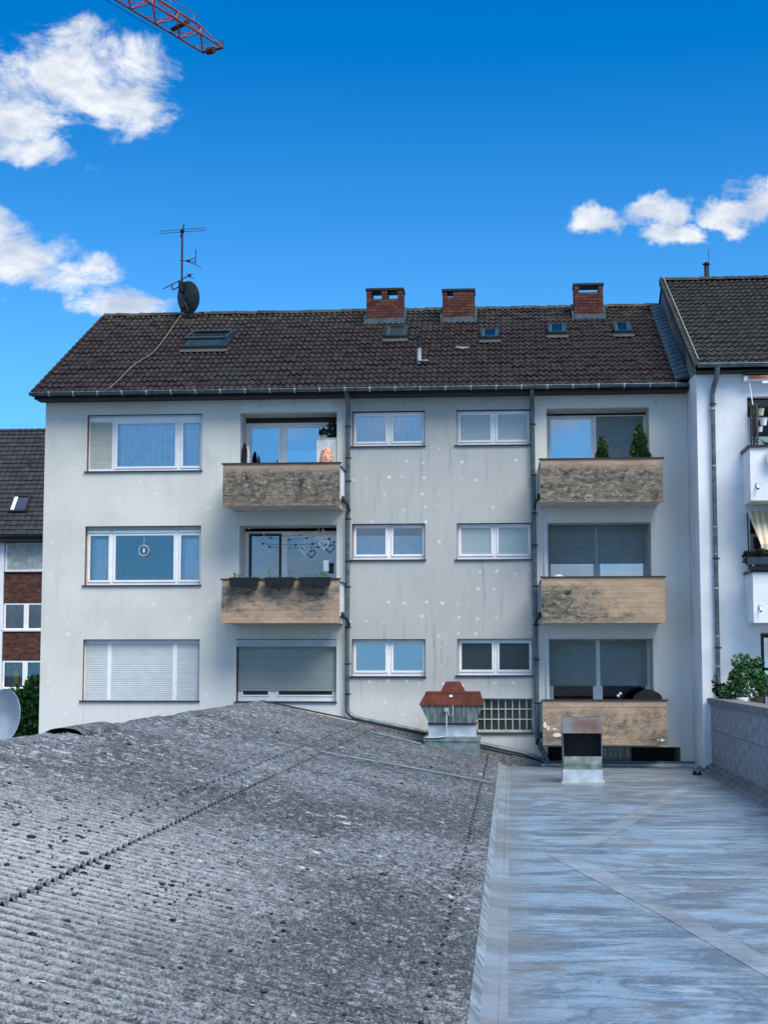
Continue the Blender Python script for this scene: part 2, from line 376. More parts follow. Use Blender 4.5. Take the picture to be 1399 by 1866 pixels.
CEIL = simple('balcony_soffit', (.58, .58, .56), .9, var=.12)
WHITE_R = simple('white_render', (.80, .83, .86), .9, var=.08, scale=1.5, bump=.3)
SIDEW = simple('white_side_render', (.72, .76, .80), .9, var=.10, scale=1)
GREYGABLE = simple('grey_gable_panel', (.15, .17, .19), .8, var=.15)
UNDER = simple('roof_underlay', (.02, .02, .02), .9)
LEAD = simple('lead_flashing', (.065, .10, .125), .5, metal=.2, var=.35, scale=7)
MORTAR = simple('mortar', (.09, .075, .068), .95)
BRICK = simple('chimney_brick', (.095, .034, .026), .9, var=.3, scale=12, rnd=.35)
BRICK2 = simple('brown_brick', (.11, .052, .038), .9, var=.3, scale=12, rnd=.4)
MORTAR2 = simple('dark_mortar', (.055, .04, .035), .95)
GREENFR = simple('dark_green_frame', (.022, .042, .045), .4)
CURT = simple('white_net_curtain', (.86, .87, .88), .9, var=.08)
LACE = simple('lace_curtain', (.80, .82, .84), .9, var=.12, scale=16)
BLIND = simple('pale_blind', (.62, .70, .74), .8, var=.05)
WOODOLD = simple('old_cream_board', (.52, .50, .43), .8, var=.3, scale=9)
GRIT = simple('grit_board', (.15, .155, .16), .95, var=.5, scale=20, bump=.6)
PAINTW = simple('bluish_white_paint', (.42, .50, .58), .6, var=.22, scale=4)
GREENZ = simple('green_zinc', (.20, .27, .27), .5, metal=.3, var=.3, scale=5)
RED = simple('crane_red', (.42, .12, .075), .5, var=.25)
ALGAE = simple('algae_metal', (.30, .38, .34), .6, var=.4, scale=5)
def rusty(name, c0, c1, vs=(1, 1, 1), lo=.4, hi=.6, sc=4, rough=.8):
    m, n, b = new_mat(name); P = n.pos(); f = n.noise(n.map(P, vs), sc, 7, .65)
    c = n.mix(n.ramp(f, lo, hi), c0, c1); c = n.mix(n.ramp(n.noise(n.map(P, (18, 4, 1)), 1.4, 5), .5, .7, 0, .45), c, tuple(x * .45 for x in c0))
    n.put(b.inputs['Base Color'], c); b.inputs['Roughness'].default_value = rough; n.l(n.bump(f, .3, .01), b.inputs['Normal']); return m
RUST = rusty('rusty_hood', (.115, .028, .018), (.20, .050, .028))
STREAKM = rusty('streaked_green_metal', (.055, .085, .09), (.19, .24, .235), (9, 9, .8), .4, .62, 2.2, .5)
RUSTW = rusty('pale_rusty_plate', (.13, .14, .155), (.10, .050, .038), (1, 1, 1), .42, .66, 2.2, .5)
def leafmat(name, a, b_, sc=6):
    m, n, b = new_mat(name)
    n.put(b.inputs['Base Color'], n.mix(n.rnd(), a, b_)); b.inputs['Roughness'].default_value = .55; b.inputs['Specular IOR Level'].default_value = .3
    return m
LEAF = leafmat('leaf_green', (.025, .085, .018), (.075, .19, .045)); THUJA = leafmat('thuja_green', (.012, .045, .006), (.048, .095, .014))
LEAFD = leafmat('leaf_dark', (.010, .022, .012), (.028, .050, .026)); TOMATO = leafmat('tomato_leaf', (.025, .085, .030), (.075, .18, .065))
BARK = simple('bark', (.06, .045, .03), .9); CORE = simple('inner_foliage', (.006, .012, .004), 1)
MOSS = leafmat('moss_clump', (.012, .014, .013), (.045, .048, .040)); LICH = leafmat('lichen_flake', (.38, .41, .42), (.62, .65, .65))

# ------------------------------------------------------------------ ground
g = MB(); g.quad((-1200, -600, 0), (1200, -600, 0), (1200, 2200, 0), (-1200, 2200, 0))
obj('ground', g, simple('ground_asphalt', (.06, .062, .06), .9, scale=.3), kind='structure')

# ================================================================== main building
AB = thing('apartment_building', (-3.5, 0, 0), 'grey-white three-storey apartment block with stained concrete balconies and dark pantile roof', 'apartment building')
X0, X1, WT = -11.165, 4.165, 11.93
DL = .9                                       # loggia depth
rows = [(10.21, 11.585), (7.47, 8.885), (4.735, 6.18)]
holes = []
for a, t in rows: holes.append((-10.13, -7.32, a, t))
holes += [(-6.40, -4.07, 9.25, 11.585), (-6.40, -4.07, 6.6, 8.88), (-6.44, -4.07, 4.72, 6.18)]
for a, t in ((10.74, 11.587), (8.04, 8.897), (5.306, 6.178)): holes.append((-3.705, -1.975, a, t))
for a, t in ((10.74, 11.587), (8.034, 8.893), (5.327, 6.183)): holes.append((-1.232, .518, a, t))
holes.append((-.81, .51, 4.01, 4.80))
holes += [(.89, 3.28, 9.28, 11.60), (.89, 3.28, 6.56, 8.888), (.89, 3.285, 3.84, 6.182), (.84, 3.915, 3.32, 3.70)]
def wall_holes(mb, x0, x1, z0, z1, y, holes, depth=.2, mi=0, rmi=1):
    xs = sorted({x0, x1, *[h[0] for h in holes], *[h[1] for h in holes]}); zs = sorted({z0, z1, *[h[2] for h in holes], *[h[3] for h in holes]})
    for i in range(len(xs) - 1):
        k = 0
        while k < len(zs) - 1:
            cx = (xs[i] + xs[i + 1]) / 2
            free = lambda q: not any(h[0] < cx < h[1] and h[2] < (zs[q] + zs[q + 1]) / 2 < h[3] for h in holes)
            if free(k):
                e = k
                while e + 1 < len(zs) - 1 and free(e + 1): e += 1
                mb.quad((xs[i], y, zs[k]), (xs[i + 1], y, zs[k]), (xs[i + 1], y, zs[e + 1]), (xs[i], y, zs[e + 1]), mi); k = e + 1
            else: k += 1
    for a, b, c, d in holes:
        mb.quad((a, y, c), (a, y, d), (a, y + depth, d), (a, y + depth, c), rmi)
        mb.quad((b, y, c), (b, y + depth, c), (b, y + depth, d), (b, y, d), rmi)
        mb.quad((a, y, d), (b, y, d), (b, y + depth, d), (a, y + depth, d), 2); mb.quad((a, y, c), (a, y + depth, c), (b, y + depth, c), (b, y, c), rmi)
w = MB(); wall_holes(w, X0, X1, 0, WT, 0, holes)
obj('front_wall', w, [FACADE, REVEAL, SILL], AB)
w = MB()
w.box(X0, X0 + .3, .001, 11.6, 0, WT); w.box(X1 - .3, X1, .001, 11.6, 0, WT); w.box(X0 + .3, X1 - .3, 11.3, 11.6, 0, WT)
w.prism([(0, WT), (11.6, WT), (5.8, 15.15)], X0, X0 + .3, 'x'); w.prism([(0, WT), (11.6, WT), (5.8, 15.15)], X1 - .3, X1, 'x')
obj('side_and_back_walls', w, FACADE, AB)
s = MB()
for zf in (3.75, 6.5, 9.2, 11.9): s.box(X0 + .3, X1 - .3, 1.1, 11.3, zf - .12, zf)
obj('floor_slab', s, DARK, AB)

# ---- roof
K = 3.29 / 6.3
def rp(x, y, off=0): return (x, y - off * .463, 12.04 + K * (y + .5) + off * .886)
TH = math.atan(K)
r_ = MB()
r_.quad(rp(-11.3, -.52), rp(4.15, -.52), rp(4.15, 5.8), rp(-11.3, 5.8))
r_.quad((-11.3, 12.12, 12.04), (-11.3, 5.8, 15.33), (4.15, 5.8, 15.33), (4.15, 12.12, 12.04), 1)
r_.quad(rp(-11.3, -.52, -.1), rp(-11.3, 5.8, -.1), rp(4.15, 5.8, -.1), rp(4.15, -.52, -.1))
r_.box(-11.3, 4.13, -.50, -.47, 11.90, 12.02)
ROOF = obj('roof', r_, [UNDER, TILE], AB)
s = MB(); s.box(-11.28, 4.13, -.469, -.001, 11.90, 11.925); obj('soffit', s, SOFFIT, AB)
def tile_mesh(name, mat, w=.30, L=.40, amp=.026, nw=2, th=.022, joint=.004):
    mb = MB(); nu = 6 * nw; top = []; bot = []
    for i in range(nu + 1):
        u = i / nu; x = (u - .5) * (w - joint)
        zz = amp * math.cos(2 * math.pi * nw * u + math.pi)
        zz = zz if zz > 0 else zz * .7
        mb.v += [(x, 0, zz + th), (x, L, zz), (x, 0, zz - .01)]
    for i in range(nu):
        a = i * 3; b = a + 3
        mb.f.append((a, b, b + 1, a + 1)); mb.m.append(0); mb.f.append((a + 2, b + 2, b, a)); mb.m.append(0)
    mb.f.append((1, 2, 0)); mb.m.append(0); k = nu * 3; mb.f.append((k, k + 2, k + 1)); mb.m.append(0)
    return mb.mesh(name, mat, smooth=50), mb
def tiling(parent, mesh, mb, mat, org, th, cols, nrows, w, exp, keep, stuff_name, jitter=.004, seed=3, stuff_parent=None):
    """tiles laid from the eave up; the first keep tiles seen largest are objects, the rest one mesh"""
    rg = random.Random(seed); cs, sn = math.cos(th), math.sin(th); rest = MB(); cnt = 0
    for r in range(nrows):
        for c in range(cols):
            x = org[0] + (c + .5) * w; y = org[1] + r * exp * cs; z = org[2] + r * exp * sn + .03
            x += rg.uniform(-jitter, jitter) * .5; z += rg.uniform(-jitter, jitter); a = th - .05 + rg.uniform(-.012, .012); rzz = rg.uniform(-.008, .008)
            if cnt < keep:
                inst('tile', mesh, (x, y, z), parent, (a, 0, rzz)); cnt += 1
            else:
                o = len(rest.v); ca, sa = math.cos(a), math.sin(a)
                rest.v += [(x + p[0], y + p[1] * ca - p[2] * sa, z + p[1] * sa + p[2] * ca) for p in mb.v]
                rest.f += [tuple(q + o for q in f) for f in mb.f]; rest.m += mb.m
    if rest.v: obj(stuff_name, rest, mat, stuff_parent or parent, smooth=50, kind='stuff')
tm, tmb = tile_mesh('tile', TILE)
NC = 51
tiling(ROOF, tm, tmb, TILE, (-11.32, -.55, 12.03), TH, NC, 19, .30, 6.33 / .8863 / 19, 290, 'upper_tiles', .010)
# ridge tiles
def ridge_mesh(name, mat, L=.36, r=.13):
    mb = MB(); k = 8
    for j, (xx, rr) in enumerate(((0, r * 1.06), (L, r * .93))):
        for i in range(k + 1):
            t = math.pi * i / k; mb.v.append((xx, -math.cos(t) * rr * 1.1, math.sin(t) * rr * .8))
    for i in range(k): mb.f.append((i, i + k + 1, i + k + 2, i + 1)); mb.m.append(0)
    mb.f.append(tuple(range(k + 1))); mb.m.append(0)
    return mb.mesh(name, mat, smooth=45)
rm = ridge_mesh('ridge_tile', TILE)
rg = random.Random(5)
for i in range(46):
    inst('ridge_tile', rm, (-11.32 + i * .335, 5.8, 15.33 + rg.uniform(-.008, .012)), ROOF, (0, rg.uniform(-.01, .01), rg.uniform(-.02, .02)))
# left verge tiles: half-round edge strip
vt = MB()
for i in range(19):
    y = -.55 + i * .3326; a = rp(0, y, .10); b = rp(0, y + .36, .075)
    vt.v += [(-11.36, a[1], a[2] - .13), (-11.36, a[1], a[2]), (-11.28, a[1], a[2] + .015), (-11.36, b[1], b[2] - .13), (-11.36, b[1], b[2]), (-11.28, b[1], b[2] + .015)]
    o = len(vt.v) - 6; vt.f += [(o, o + 1, o + 4, o + 3), (o + 1, o + 2, o + 5, o + 4), (o, o + 2, o + 1)]; vt.m += [0, 0, 0]
for i in range(19): y = -.55 + i * .3326; a = rp(0, y, .03); b = rp(0, y + .34, .03); vt.prism([(a[1], a[2] - .09), (b[1], b[2] - .09), (b[1], b[2] + .045), (a[1], a[2] + .055)], -11.34, -11.27, 'x')
obj('verge_tiles', vt, TILE, ROOF)
# stepped lead flashing against the neighbour
fm = MB(); fm.prism([(0, 0), (.36, .02), (.38, .022), (0, .03)], -.16, .16, 'x')
for i in range(20):
    y = -.4 + i * .295; p = rp(3.985, y, .135); q = MB()
    a = rp(3.86, y, .10); b = rp(4.155, y, .19); c = rp(4.155, y + .33, .17); d_ = rp(3.86, y + .33, .08); a2 = rp(3.86, y, .06); b2 = rp(4.155, y, .10)
    q.quad(a, b, c, d_); q.quad(a2, b2, b, a); q.quad(a2, a, d_, rp(3.86, y + .33, .04)); obj('lead_flashing', q, LEAD, ROOF)
# gutter
def gutter(mb, x0, x1, y, z, r=.07):
    k = 8
    for j, rr in enumerate((r, r - .008)):
        for xx in (x0, x1):
            for i in range(k + 1):
                t = math.pi * i / k; mb.v.append((xx, y - math.cos(t) * rr, z - math.sin(t) * rr))
    o = len(mb.v) - 4 * (k + 1)
    for j in range(2):
        for i in range(k):
            a = o + j * 2 * (k + 1) + i; q = (a, a + 1, a + k + 2, a + k + 1); mb.f.append(q if j else q[::-1]); mb.m.append(0)
    mb.tube([(x0, y - r - .006, z), (x1, y - r - .006, z)], .012, 6); mb.prism([(y + r * math.cos(-math.pi * i / 8), z + r * math.sin(-math.pi * i / 8)) for i in range(9)], x0 - .004, x0, 'x'); mb.prism([(y + r * math.cos(-math.pi * i / 8), z + r * math.sin(-math.pi * i / 8)) for i in range(9)], x1, x1 + .004, 'x')
gt = MB(); gutter(gt, -11.38, 4.14, -.60, 12.035); GUT = obj('gutter', gt, ZINC, AB, smooth=40)
bm_ = MB(); k = [(-.085 * math.cos(math.pi * i / 8), -.085 * math.sin(math.pi * i / 8)) for i in range(9)]
for i in range(8): (y0, z0), (y1, z1) = k[i], k[i + 1]; bm_.quad((-.018, y0, z0), (.018, y0, z0), (.018, y1, z1), (-.018, y1, z1)); 
bm_.box(-.018, .018, -.09, -.07, -.01, .02)
brm = bm_.mesh('gutter_bracket', ZINCL)
for i in range(26): inst('gutter_bracket', brm, (-10.9 + i * .59, -.60, 12.035), GUT)

# ---- downpipes
def clampmesh(): 
    c = MB(); c.lathe((0, 0, 0), [(.05, -.02), (.062, -.02), (.062, .02), (.05, .02)], 10); c.box(.055, .085, -.012, .012, -.015, .015); return c.mesh('pipe_clamp', DARK, smooth=40)
clm = clampmesh()
dp = MB(); dp.tube([(-3.79, -.56, 11.97), (-3.79, -.50, 11.88), (-3.79, -.17, 11.72), (-3.79, -.12, 11.6), (-3.80, -.12, 4.62), (-3.79, -.12, 4.50), (-3.72, -.13, 4.41), (-3.60, -.14, 4.35), (-3.38, -.15, 4.30), (-2.0, -.16, 4.03), (-.65, -.17, 3.75), (.30, -.18, 3.55), (.62, -.18, 3.44), (.88, -.2, 3.31)], .052, 10)
D1 = obj('downpipe', dp, ZINC, AB, smooth=50)
for zc in (11.2, 10.45, 9.9, 9.0, 8.0, 7.4, 6.45, 5.6, 4.9): inst('pipe_clamp', clm, (-3.797, -.12, zc), D1)
dp = MB(); dp.tube([(.555, -.56, 11.97), (.555, -.50, 11.88), (.555, -.17, 11.72), (.555, -.12, 11.6), (.60, -.12, 4.05), (.605, -.13, 3.86), (.68, -.16, 3.66), (.86, -.2, 3.36)], .052, 10)
D2 = obj('downpipe', dp, ZINC, AB, smooth=50)
for zc in (11.2, 10.0, 9.1, 8.35, 7.4, 6.5, 5.7, 4.7): inst('pipe_clamp', clm, (.555 + (11.6 - zc) / 7.55 * .045, -.12, zc), D2)
for cx_, za_, zb_ in ((.82, 7.6, 9.24), (.84, 4.8, 6.52)): t = MB(); t.tube([(cx_, -.04, zb_), (cx_, -.04, za_)], .022, 6); obj('thin_conduit', t, SIDEW, AB)
t = MB(); t.box(-6.41, -4.08, -.012, -.0005, 11.59, 11.90); obj('render_panel', t, LOGGIA, AB)
t = MB(); t.box(3.42, 3.48, -.006, -.0005, 11.62, 11.82); t.box(.66, .84, -.006, -.0005, 11.78, 11.81); obj('render_patch', t, CEIL, AB)

# ---- windows
slat_cache = {}
def slats(parent, x0, x1, z0, z1, y, mat, pitch=.045):
    key = (round(x1 - x0, 3), mat.name)
    if key not in slat_cache:
        w = (x1 - x0) / 2; s = MB(); s.prism([(0, 0), (-.006, .005), (-.009, pitch * .5), (-.006, pitch - .006), (0, pitch - .002)], -w, w, 'x')
        slat_cache[key] = s.mesh('slat', mat, smooth=35)
    k = int(round((z1 - z0) / pitch))
    for i in range(k): inst('slat', slat_cache[key], ((x0 + x1) / 2, y, z1 - (i + 1) * pitch), parent)
    if z1 - k * pitch > z0 - .02:
        e = MB(); zb = z1 - k * pitch - .03; e.box(x0, x1, y - .016, y, zb, zb + .028)
        for q in (x0 + .12, x1 - .12): e.box(q - .012, q + .012, y - .03, y - .0165, zb, zb + .02)
        obj('shutter_end_bar', e, mat, parent)
def ring(mb, x0, x1, z0, z1, t, y0, y1, mi=0):
    mb.box(x0, x1, y0, y1, z0, z0 + t, mi); mb.box(x0, x1, y0, y1, z1 - t, z1, mi)
    mb.box(x0, x0 + t, y0, y1, z0 + t, z1 - t, mi); mb.box(x1 - t, x1, y0, y1, z0 + t, z1 - t, mi)
def curtain(parent, x0, x1, z0, z1, y, mat=CURT, amp=.034, wl=.15, name='curtain'):
    mb = MB(); k = max(8, int((x1 - x0) / .022)); rg = random.Random(int(x0 * 100)); ph = 0
    for i in range(k + 1):
        x = x0 + (x1 - x0) * i / k; ph += 2 * math.pi * (x1 - x0) / k / wl * rg.uniform(.6, 1.4)
        yy = y + amp * math.sin(ph); mb.v += [(x, yy, z0), (x, yy, z1)]
    for i in range(k): a = i * 2; mb.f.append((a, a + 2, a + 3, a + 1)); mb.m.append(0)
    obj(name, mb, mat, parent, smooth=80)
def window(x0, x1, z0, z1, y, cells, parent=AB, top=.06, fr=.05, frame=WHITE, sill=True, bottom=.07, deep=.07, gl=GLASS, name='window'):
    """cells: (xa, xb, kind[, extra]) between x0 and x1; the frame fills what lies between the panes"""
    f = MB(); panes = []; 
    f.box(x0, x1, y - .01, y + deep, z0, z0 + bottom); f.box(x0, x1, y - .01, y + deep, z1 - top, z1)
    xs = [x0] + [q for c in cells for q in c[:2]] + [x1]
    for i in range(0, len(xs), 2):
        if xs[i + 1] - xs[i] > .004: f.box(xs[i], xs[i + 1], y - .01, y + deep, z0 + bottom, z1 - top)
    for c in cells:
        xa, xb, kind = c[:3]
        if kind in ('glass', 'obsc', 'dobsc', 'blind', 'half', 'lace', 'net', 'bare', 'dim', 'hi'):
            ring(f, xa + .003, xb - .003, z0 + bottom + .003, z1 - top - .003, fr, y - .03, y + .03)
    Wn = obj(name, f, frame, parent)
    za, zb = z0 + bottom + fr, z1 - top - fr
    for c in cells:
        xa, xb, kind = c[:3]
        if kind in ('shutter',): 
            slats(Wn, xa, xb, z0 + bottom * .2, z1 - top, y, c[3]); continue
        p = MB(); p.box(xa + fr - .004, xb - fr + .004, y - .004, y + .004, za - .004, zb + .004)
        gm = {'obsc': OBSC, 'dobsc': DOBSC, 'dim': GLASS_DIM, 'hi': GLASS_HI}.get(kind, gl)
        obj('pane', p, gm, Wn)
        if kind == 'net': curtain(Wn, xa + .03, xb - .03, za - .02, zb + .03, y + .07)
        if kind == 'lace': curtain(Wn, xa + .03, xb - .03, za - .02, zb + .03, y + .05, LACE, .006, .2)
        if kind == 'blind': curtain(Wn, xa + .03, xb - .03, za - .02, zb + .03, y + .03, BLIND, .002, .3, 'blind')
        if kind == 'half': curtain(Wn, xa + .03, xb - .03, za - .02, za + (zb - za) * .72, y + .05, BLIND, .004, .2, 'blind')
    if sill:
        s_ = MB(); s_.box(x0 - .06, x1 + .03, -.05, y - .011, z0 - .03, z0 - .004); obj('sill', s_, SILL, Wn)
    return Wn
YW = .15
# three wide living-room windows on the left
w1 = window(-10.12, -7.33, 10.215, 11.52, YW, [(-10.09, -9.55, 'shutter', SLAT_C), (-9.47, -7.95, 'net'), (-7.86, -7.34, 'net')], top=.09)
s_ = MB(); s_.box(-10.12, -7.33, YW - .02, YW + .06, 11.52, 11.583); obj('shutter_box', s_, SIDEW, w1)
w2 = window(-10.12, -7.32, 7.475, 8.80, YW, [(-10.09, -9.53, 'bare'), (-9.47, -7.95, 'bare'), (-7.88, -7.33, 'bare')], top=.08, gl=GLASS)
s_ = MB(); s_.box(-10.12, -7.32, YW - .05, YW + .06, 8.80, 8.88); obj('shutter_box', s_, GREYFR, w2)
for xa, xb in ((-10.09, -9.53), (-9.47, -7.95), (-7.88, -7.33)):
    e = MB(); e.box(xa, xb, YW - .05, YW - .032, 8.725, 8.79)
    for q in (xa + .12, xb - .12): e.box(q - .013, q + .013, YW - .06, YW - .0505, 8.735, 8.76)
    obj('shutter_end_bar', e, SLAT_W, w2)
curtain(w2, -10.03, -9.58, 7.58, 8.6, YW + .15, LACE); curtain(w2, -7.83, -7.4, 7.58, 8.6, YW + .15, LACE)
w3 = window(-10.13, -7.33, 4.74, 6.17, YW, [(-10.11, -9.57, 'shutter', SLAT_W), (-9.48, -7.99, 'shutter', SLAT_W), (-7.89, -7.35, 'shutter', SLAT_W)], top=.10, bottom=.02)
# wide shuttered window under the lower left balcony
w4 = window(-6.42, -4.08, 4.725, 6.15, YW, [(-6.34, -5.66, 'dim'), (-5.49, -4.14, 'dim')], bottom=.11, fr=.035)
s_ = MB(); s_.box(-6.435, -4.075, -.03, YW + .05, 6.005, 6.165); obj('shutter_box', s_, GREYFR, w4)
slats(w4, -6.41, -4.09, 4.985, 6.00, YW - .045, SLAT_G)
# pairs in the middle bays
for (z0, z1), kl, kr in (((10.75, 11.575), 'lace', 'lace'), ((8.05, 8.885), 'half', 'half'), ((5.316, 6.166), 'blind', 'blind')):
    window(-3.695, -1.985, z0, z1, YW, [(-3.67, -2.87, kl), (-2.79, -1.99, kr)], top=.035, bottom=.075)
for (z0, z1), kl in (((10.75, 11.575), 'obsc'), ((8.044, 8.881), 'obsc'), ((5.337, 6.171), 'dobsc')):
    window(-1.222, .508, z0, z1, YW, [(-1.19, -.38, kl), (-.31, .49, kl)], top=.035, bottom=.075)
# grid window of small panes
f = MB(); gx0, gx1, gz0, gz1 = -.80, .50, 4.02, 4.79
f.box(gx0, gx1, .06, .14, gz0, gz0 + .06); f.box(gx0, gx1, .06, .14, gz1 - .02, gz1); f.box(gx1 - .02, gx1, .06, .14, gz0, gz1); f.box(gx0, gx0 + .02, .06, .14, gz0, gz1)
cx = [-.775 + i * .1625 for i in range(9)]; czz = [4.085, 4.32, 4.555, 4.77]
for q in cx[:-1]: f.box(q - .011, q + .011, .07, .11, 4.08, 4.77)
for q in czz[1:3]: f.box(gx0 + .02, gx1 - .02, .066, .104, q - .011, q + .011)
GW = obj('grid_window', f, simple('cream_bars', (.50, .52, .47), .6), AB)
pm = MB(); pm.box(-.070, .070, -.004, .004, -.108, .108); pm = pm.mesh('pane', DOBSC)
for i in range(8):
    for j in range(3): inst('pane', pm, ((cx[i] + cx[i + 1]) / 2 if i < 7 else .425, .12, (czz[j] + czz[j + 1]) / 2), GW)
s_ = MB(); s_.box(gx0 - .05, gx1 + .03, -.05, .059, 3.985, 4.01); obj('sill', s_, SILL, GW)

# ---- loggias and balconies
def loggia(x0, x1, z0, z1, d=DL, cm=CEIL):
    mb = MB(); mb.quad((x0, .2, z0), (x0, .2, z1), (x0, d, z1), (x0, d, z0)); mb.quad((x1, .2, z0), (x1, d, z0), (x1, d, z1), (x1, .2, z1))
    mb.quad((x0, .2, z1), (x1, .2, z1), (x1, d, z1), (x0, d, z1), 1); mb.quad((x0, .0, z0), (x0, d, z0), (x1, d, z0), (x1, .0, z0), 2)
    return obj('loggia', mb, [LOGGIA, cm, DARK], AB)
# inner side faces of the loggia openings are rendered light, not brown
def lining(x0, x1, z0, z1):
    mb = MB(); mb.box(x0 - .002, x0 + .003, -.002, .21, z0, z1 - .004); mb.box(x1 - .003, x1 + .002, -.002, .21, z0, z1 - .004); mb.box(x0 + .003, x1 - .003, -.002, .21, z1 - .004, z1 + .001)
    obj('loggia_edge', mb, LOGGIA, AB)
for x0, x1, z0, z1 in ((-6.40, -4.07, 9.25, 11.585), (-6.40, -4.07, 6.6, 8.88), (.89, 3.28, 9.28, 11.60), (.89, 3.28, 6.56, 8.888), (.89, 3.285, 3.84, 6.182)):
    loggia(x0, x1, z0, z1); lining(x0, x1, z0, z1)
def balcony(x0, x1, z0, z1, cm, spout, label=None, seed=0):
    rg = random.Random(seed); y0 = -1.2; zs = [z0]; 
    while zs[-1] < z1 - .16: zs.append(zs[-1] + rg.uniform(.10, .15))
    zs.append(z1); mb = MB()
    for i in range(len(zs) - 1):           # board-marked front: every board a little proud or back, joints recessed
        o = rg.uniform(0, .005); a, b = zs[i] + (.0015 if i else 0), zs[i + 1] - (.0015 if i < len(zs) - 2 else 0)
        cuts = [x0, x0 + (x1 - x0) * rg.uniform(.3, .7), x1]
        for j in range(2):
            oo = o + rg.uniform(0, .003); xa, xb = cuts[j] + (.002 if j else 0), cuts[j + 1] - (.002 if j == 0 else 0)
            mb.box(xa, xb, y0 - oo, y0 + .03, a, b)
    mb.box(x0 + .004, x1 - .004, y0 + .006, y0 + .11, z0 + .002, z1 - .002)
    B = obj('balcony', mb, cm, AB, label=label)
    s = MB(); s.box(x0 + .05, x1 - .05, y0 + .11, -.002, z0, z0 + .16); obj('slab', s, CEIL, B)
    for a, b in ((x0 + .01, x0 + .07), (x1 - .07, x1 - .01)):
        s = MB(); s.box(a, b, y0 + .11, -.003, z0 + .161, z1 - .06); obj('side_panel', s, SIDEW, B)
    c = MB(); c.box(x0 - .03, x1 + .03, y0 - .035, y0 + .13, z1 + .001, z1 + .028); c.box(x0 - .02, x0 + .09, y0 + .131, -.003, z1 - .058, z1 - .035); c.box(x1 - .09, x1 + .02, y0 + .131, -.003, z1 - .058, z1 - .035); obj('cap', c, SILL, B)
    sx = x1 + .0 if spout > 0 else x0
    s = MB(); s.tube([(sx, -.7, z0 + .18), (sx + spout * .10, -.5, z0 + .10), (sx + spout * .12, -.16, z0 - .02)], .035, 8); s.blob((sx + spout * .03, -.75, z0 + .2), (.05, .07, .07), 8, 5); obj('drain_spout', s, DARK, B)
    return B
BX = (-6.58, -3.87); RX = (.705, 3.455)
balcony(*BX, 9.215, 10.19, CONC[0], 1, 'balcony front heavily blackened with lichen', 1); balcony(*BX, 6.53, 7.52, CONC[1], 1, 'tan balcony front with dark streaks below the flower boxes', 2)
balcony(*RX, 9.24, 10.22, CONC[2], -1, 'balcony front with black and white lichen blotches', 3); balcony(*RX, 6.515, 7.535, CONC[3], -1, 'light tan balcony front with grey stain at its left', 4); b5 = balcony(*RX, 3.80, 4.78, CONC[4], -1, 'tan balcony front with white paint flaked patches', 5)
def patch(pts, y, mat, parent, name='paint_patch', z=0):
    for (x, z, a, b_) in pts:
        rg = random.Random(int(x * 1000)); o = [(x + a * math.cos(t * .628) * rg.uniform(.75, 1.15), z + b_ * math.sin(t * .628) * rg.uniform(.75, 1.15)) for t in range(10)]
        m_ = MB(); m_.prism(o, y - .003, y, 'y'); obj(name, m_, mat, parent)
FLAKE = simple('flaked_white', (.72, .70, .62), .8, var=.1)
patch([(.76, 4.24, .045, .07), (.83, 4.17, .04, .06), (1.02, 4.02, .11, .05), (.97, 4.15, .05, .02), (3.34, 3.91, .05, .03), (3.25, 3.92, .025, .02)], -1.209, FLAKE, b5)
# loggia back windows and doors
yb = DL - .08
window(-6.395, -4.075, 9.3, 11.46, yb, [(-6.33, -5.53, 'bare'), (-5.43, -4.09, 'half')], top=.07, sill=False, gl=GLASS_HI, name='balcony_door')
t = MB(); t.box(-6.395, -4.075, yb - .02, yb + .05, 11.462, 11.583); obj('dark_transom', t, simple('transom_dark', (.012, .012, .016), .3), AB)
window(-6.395, -4.075, 6.65, 8.80, yb, [(-6.30, -5.50, 'bare'), (-5.42, -4.08, 'bare')], top=.05, fr=.05, sill=False, gl=glass('balcony_glass', .10), name='balcony_door')
t = MB(); t.box(-6.27, -5.53, yb - .037, yb - .031, 6.70, 8.74); t = MB(); ring(t, -6.295, -5.505, 6.73, 8.745, .055, yb - .045, yb - .031); obj('dark_door_frame', t, DARK, AB)
wr = window(.895, 3.275, 9.33, 11.55, yb, [(.96, 2.02, 'bare'), (2.09, 3.21, 'shutter', SLAT_D)], top=.03, sill=False, gl=GLASS_HI, name='balcony_door', fr=.055)
wr = window(.895, 3.275, 6.6, 8.885, yb, [(.93, 2.03, 'bare'), (2.095, 3.20, 'bare')], top=.03, fr=.045, sill=False, frame=GREYFR, gl=GLASS_HI, name='balcony_door')
slats(wr, .93, 2.02, 8.02, 8.86, yb - .05, SLAT_D); slats(wr, 2.10, 3.20, 8.02, 8.86, yb - .05, SLAT_D)
curtain(wr, 1.2, 1.27, 7.2, 8.1, yb + .1); curtain(wr, 2.15, 2.22, 7.2, 8.1, yb + .1)
wr = window(.895, 3.275, 3.9, 6.18, yb, [(.96, 1.985, 'dim'), (2.11, 3.21, 'dim')], top=.03, fr=.045, sill=False, name='balcony_door')
slats(wr, .93, 2.01, 5.10, 6.15, yb - .05, SLAT_D); slats(wr, 2.11, 3.20, 5.10, 6.15, yb - .05, SLAT_D)
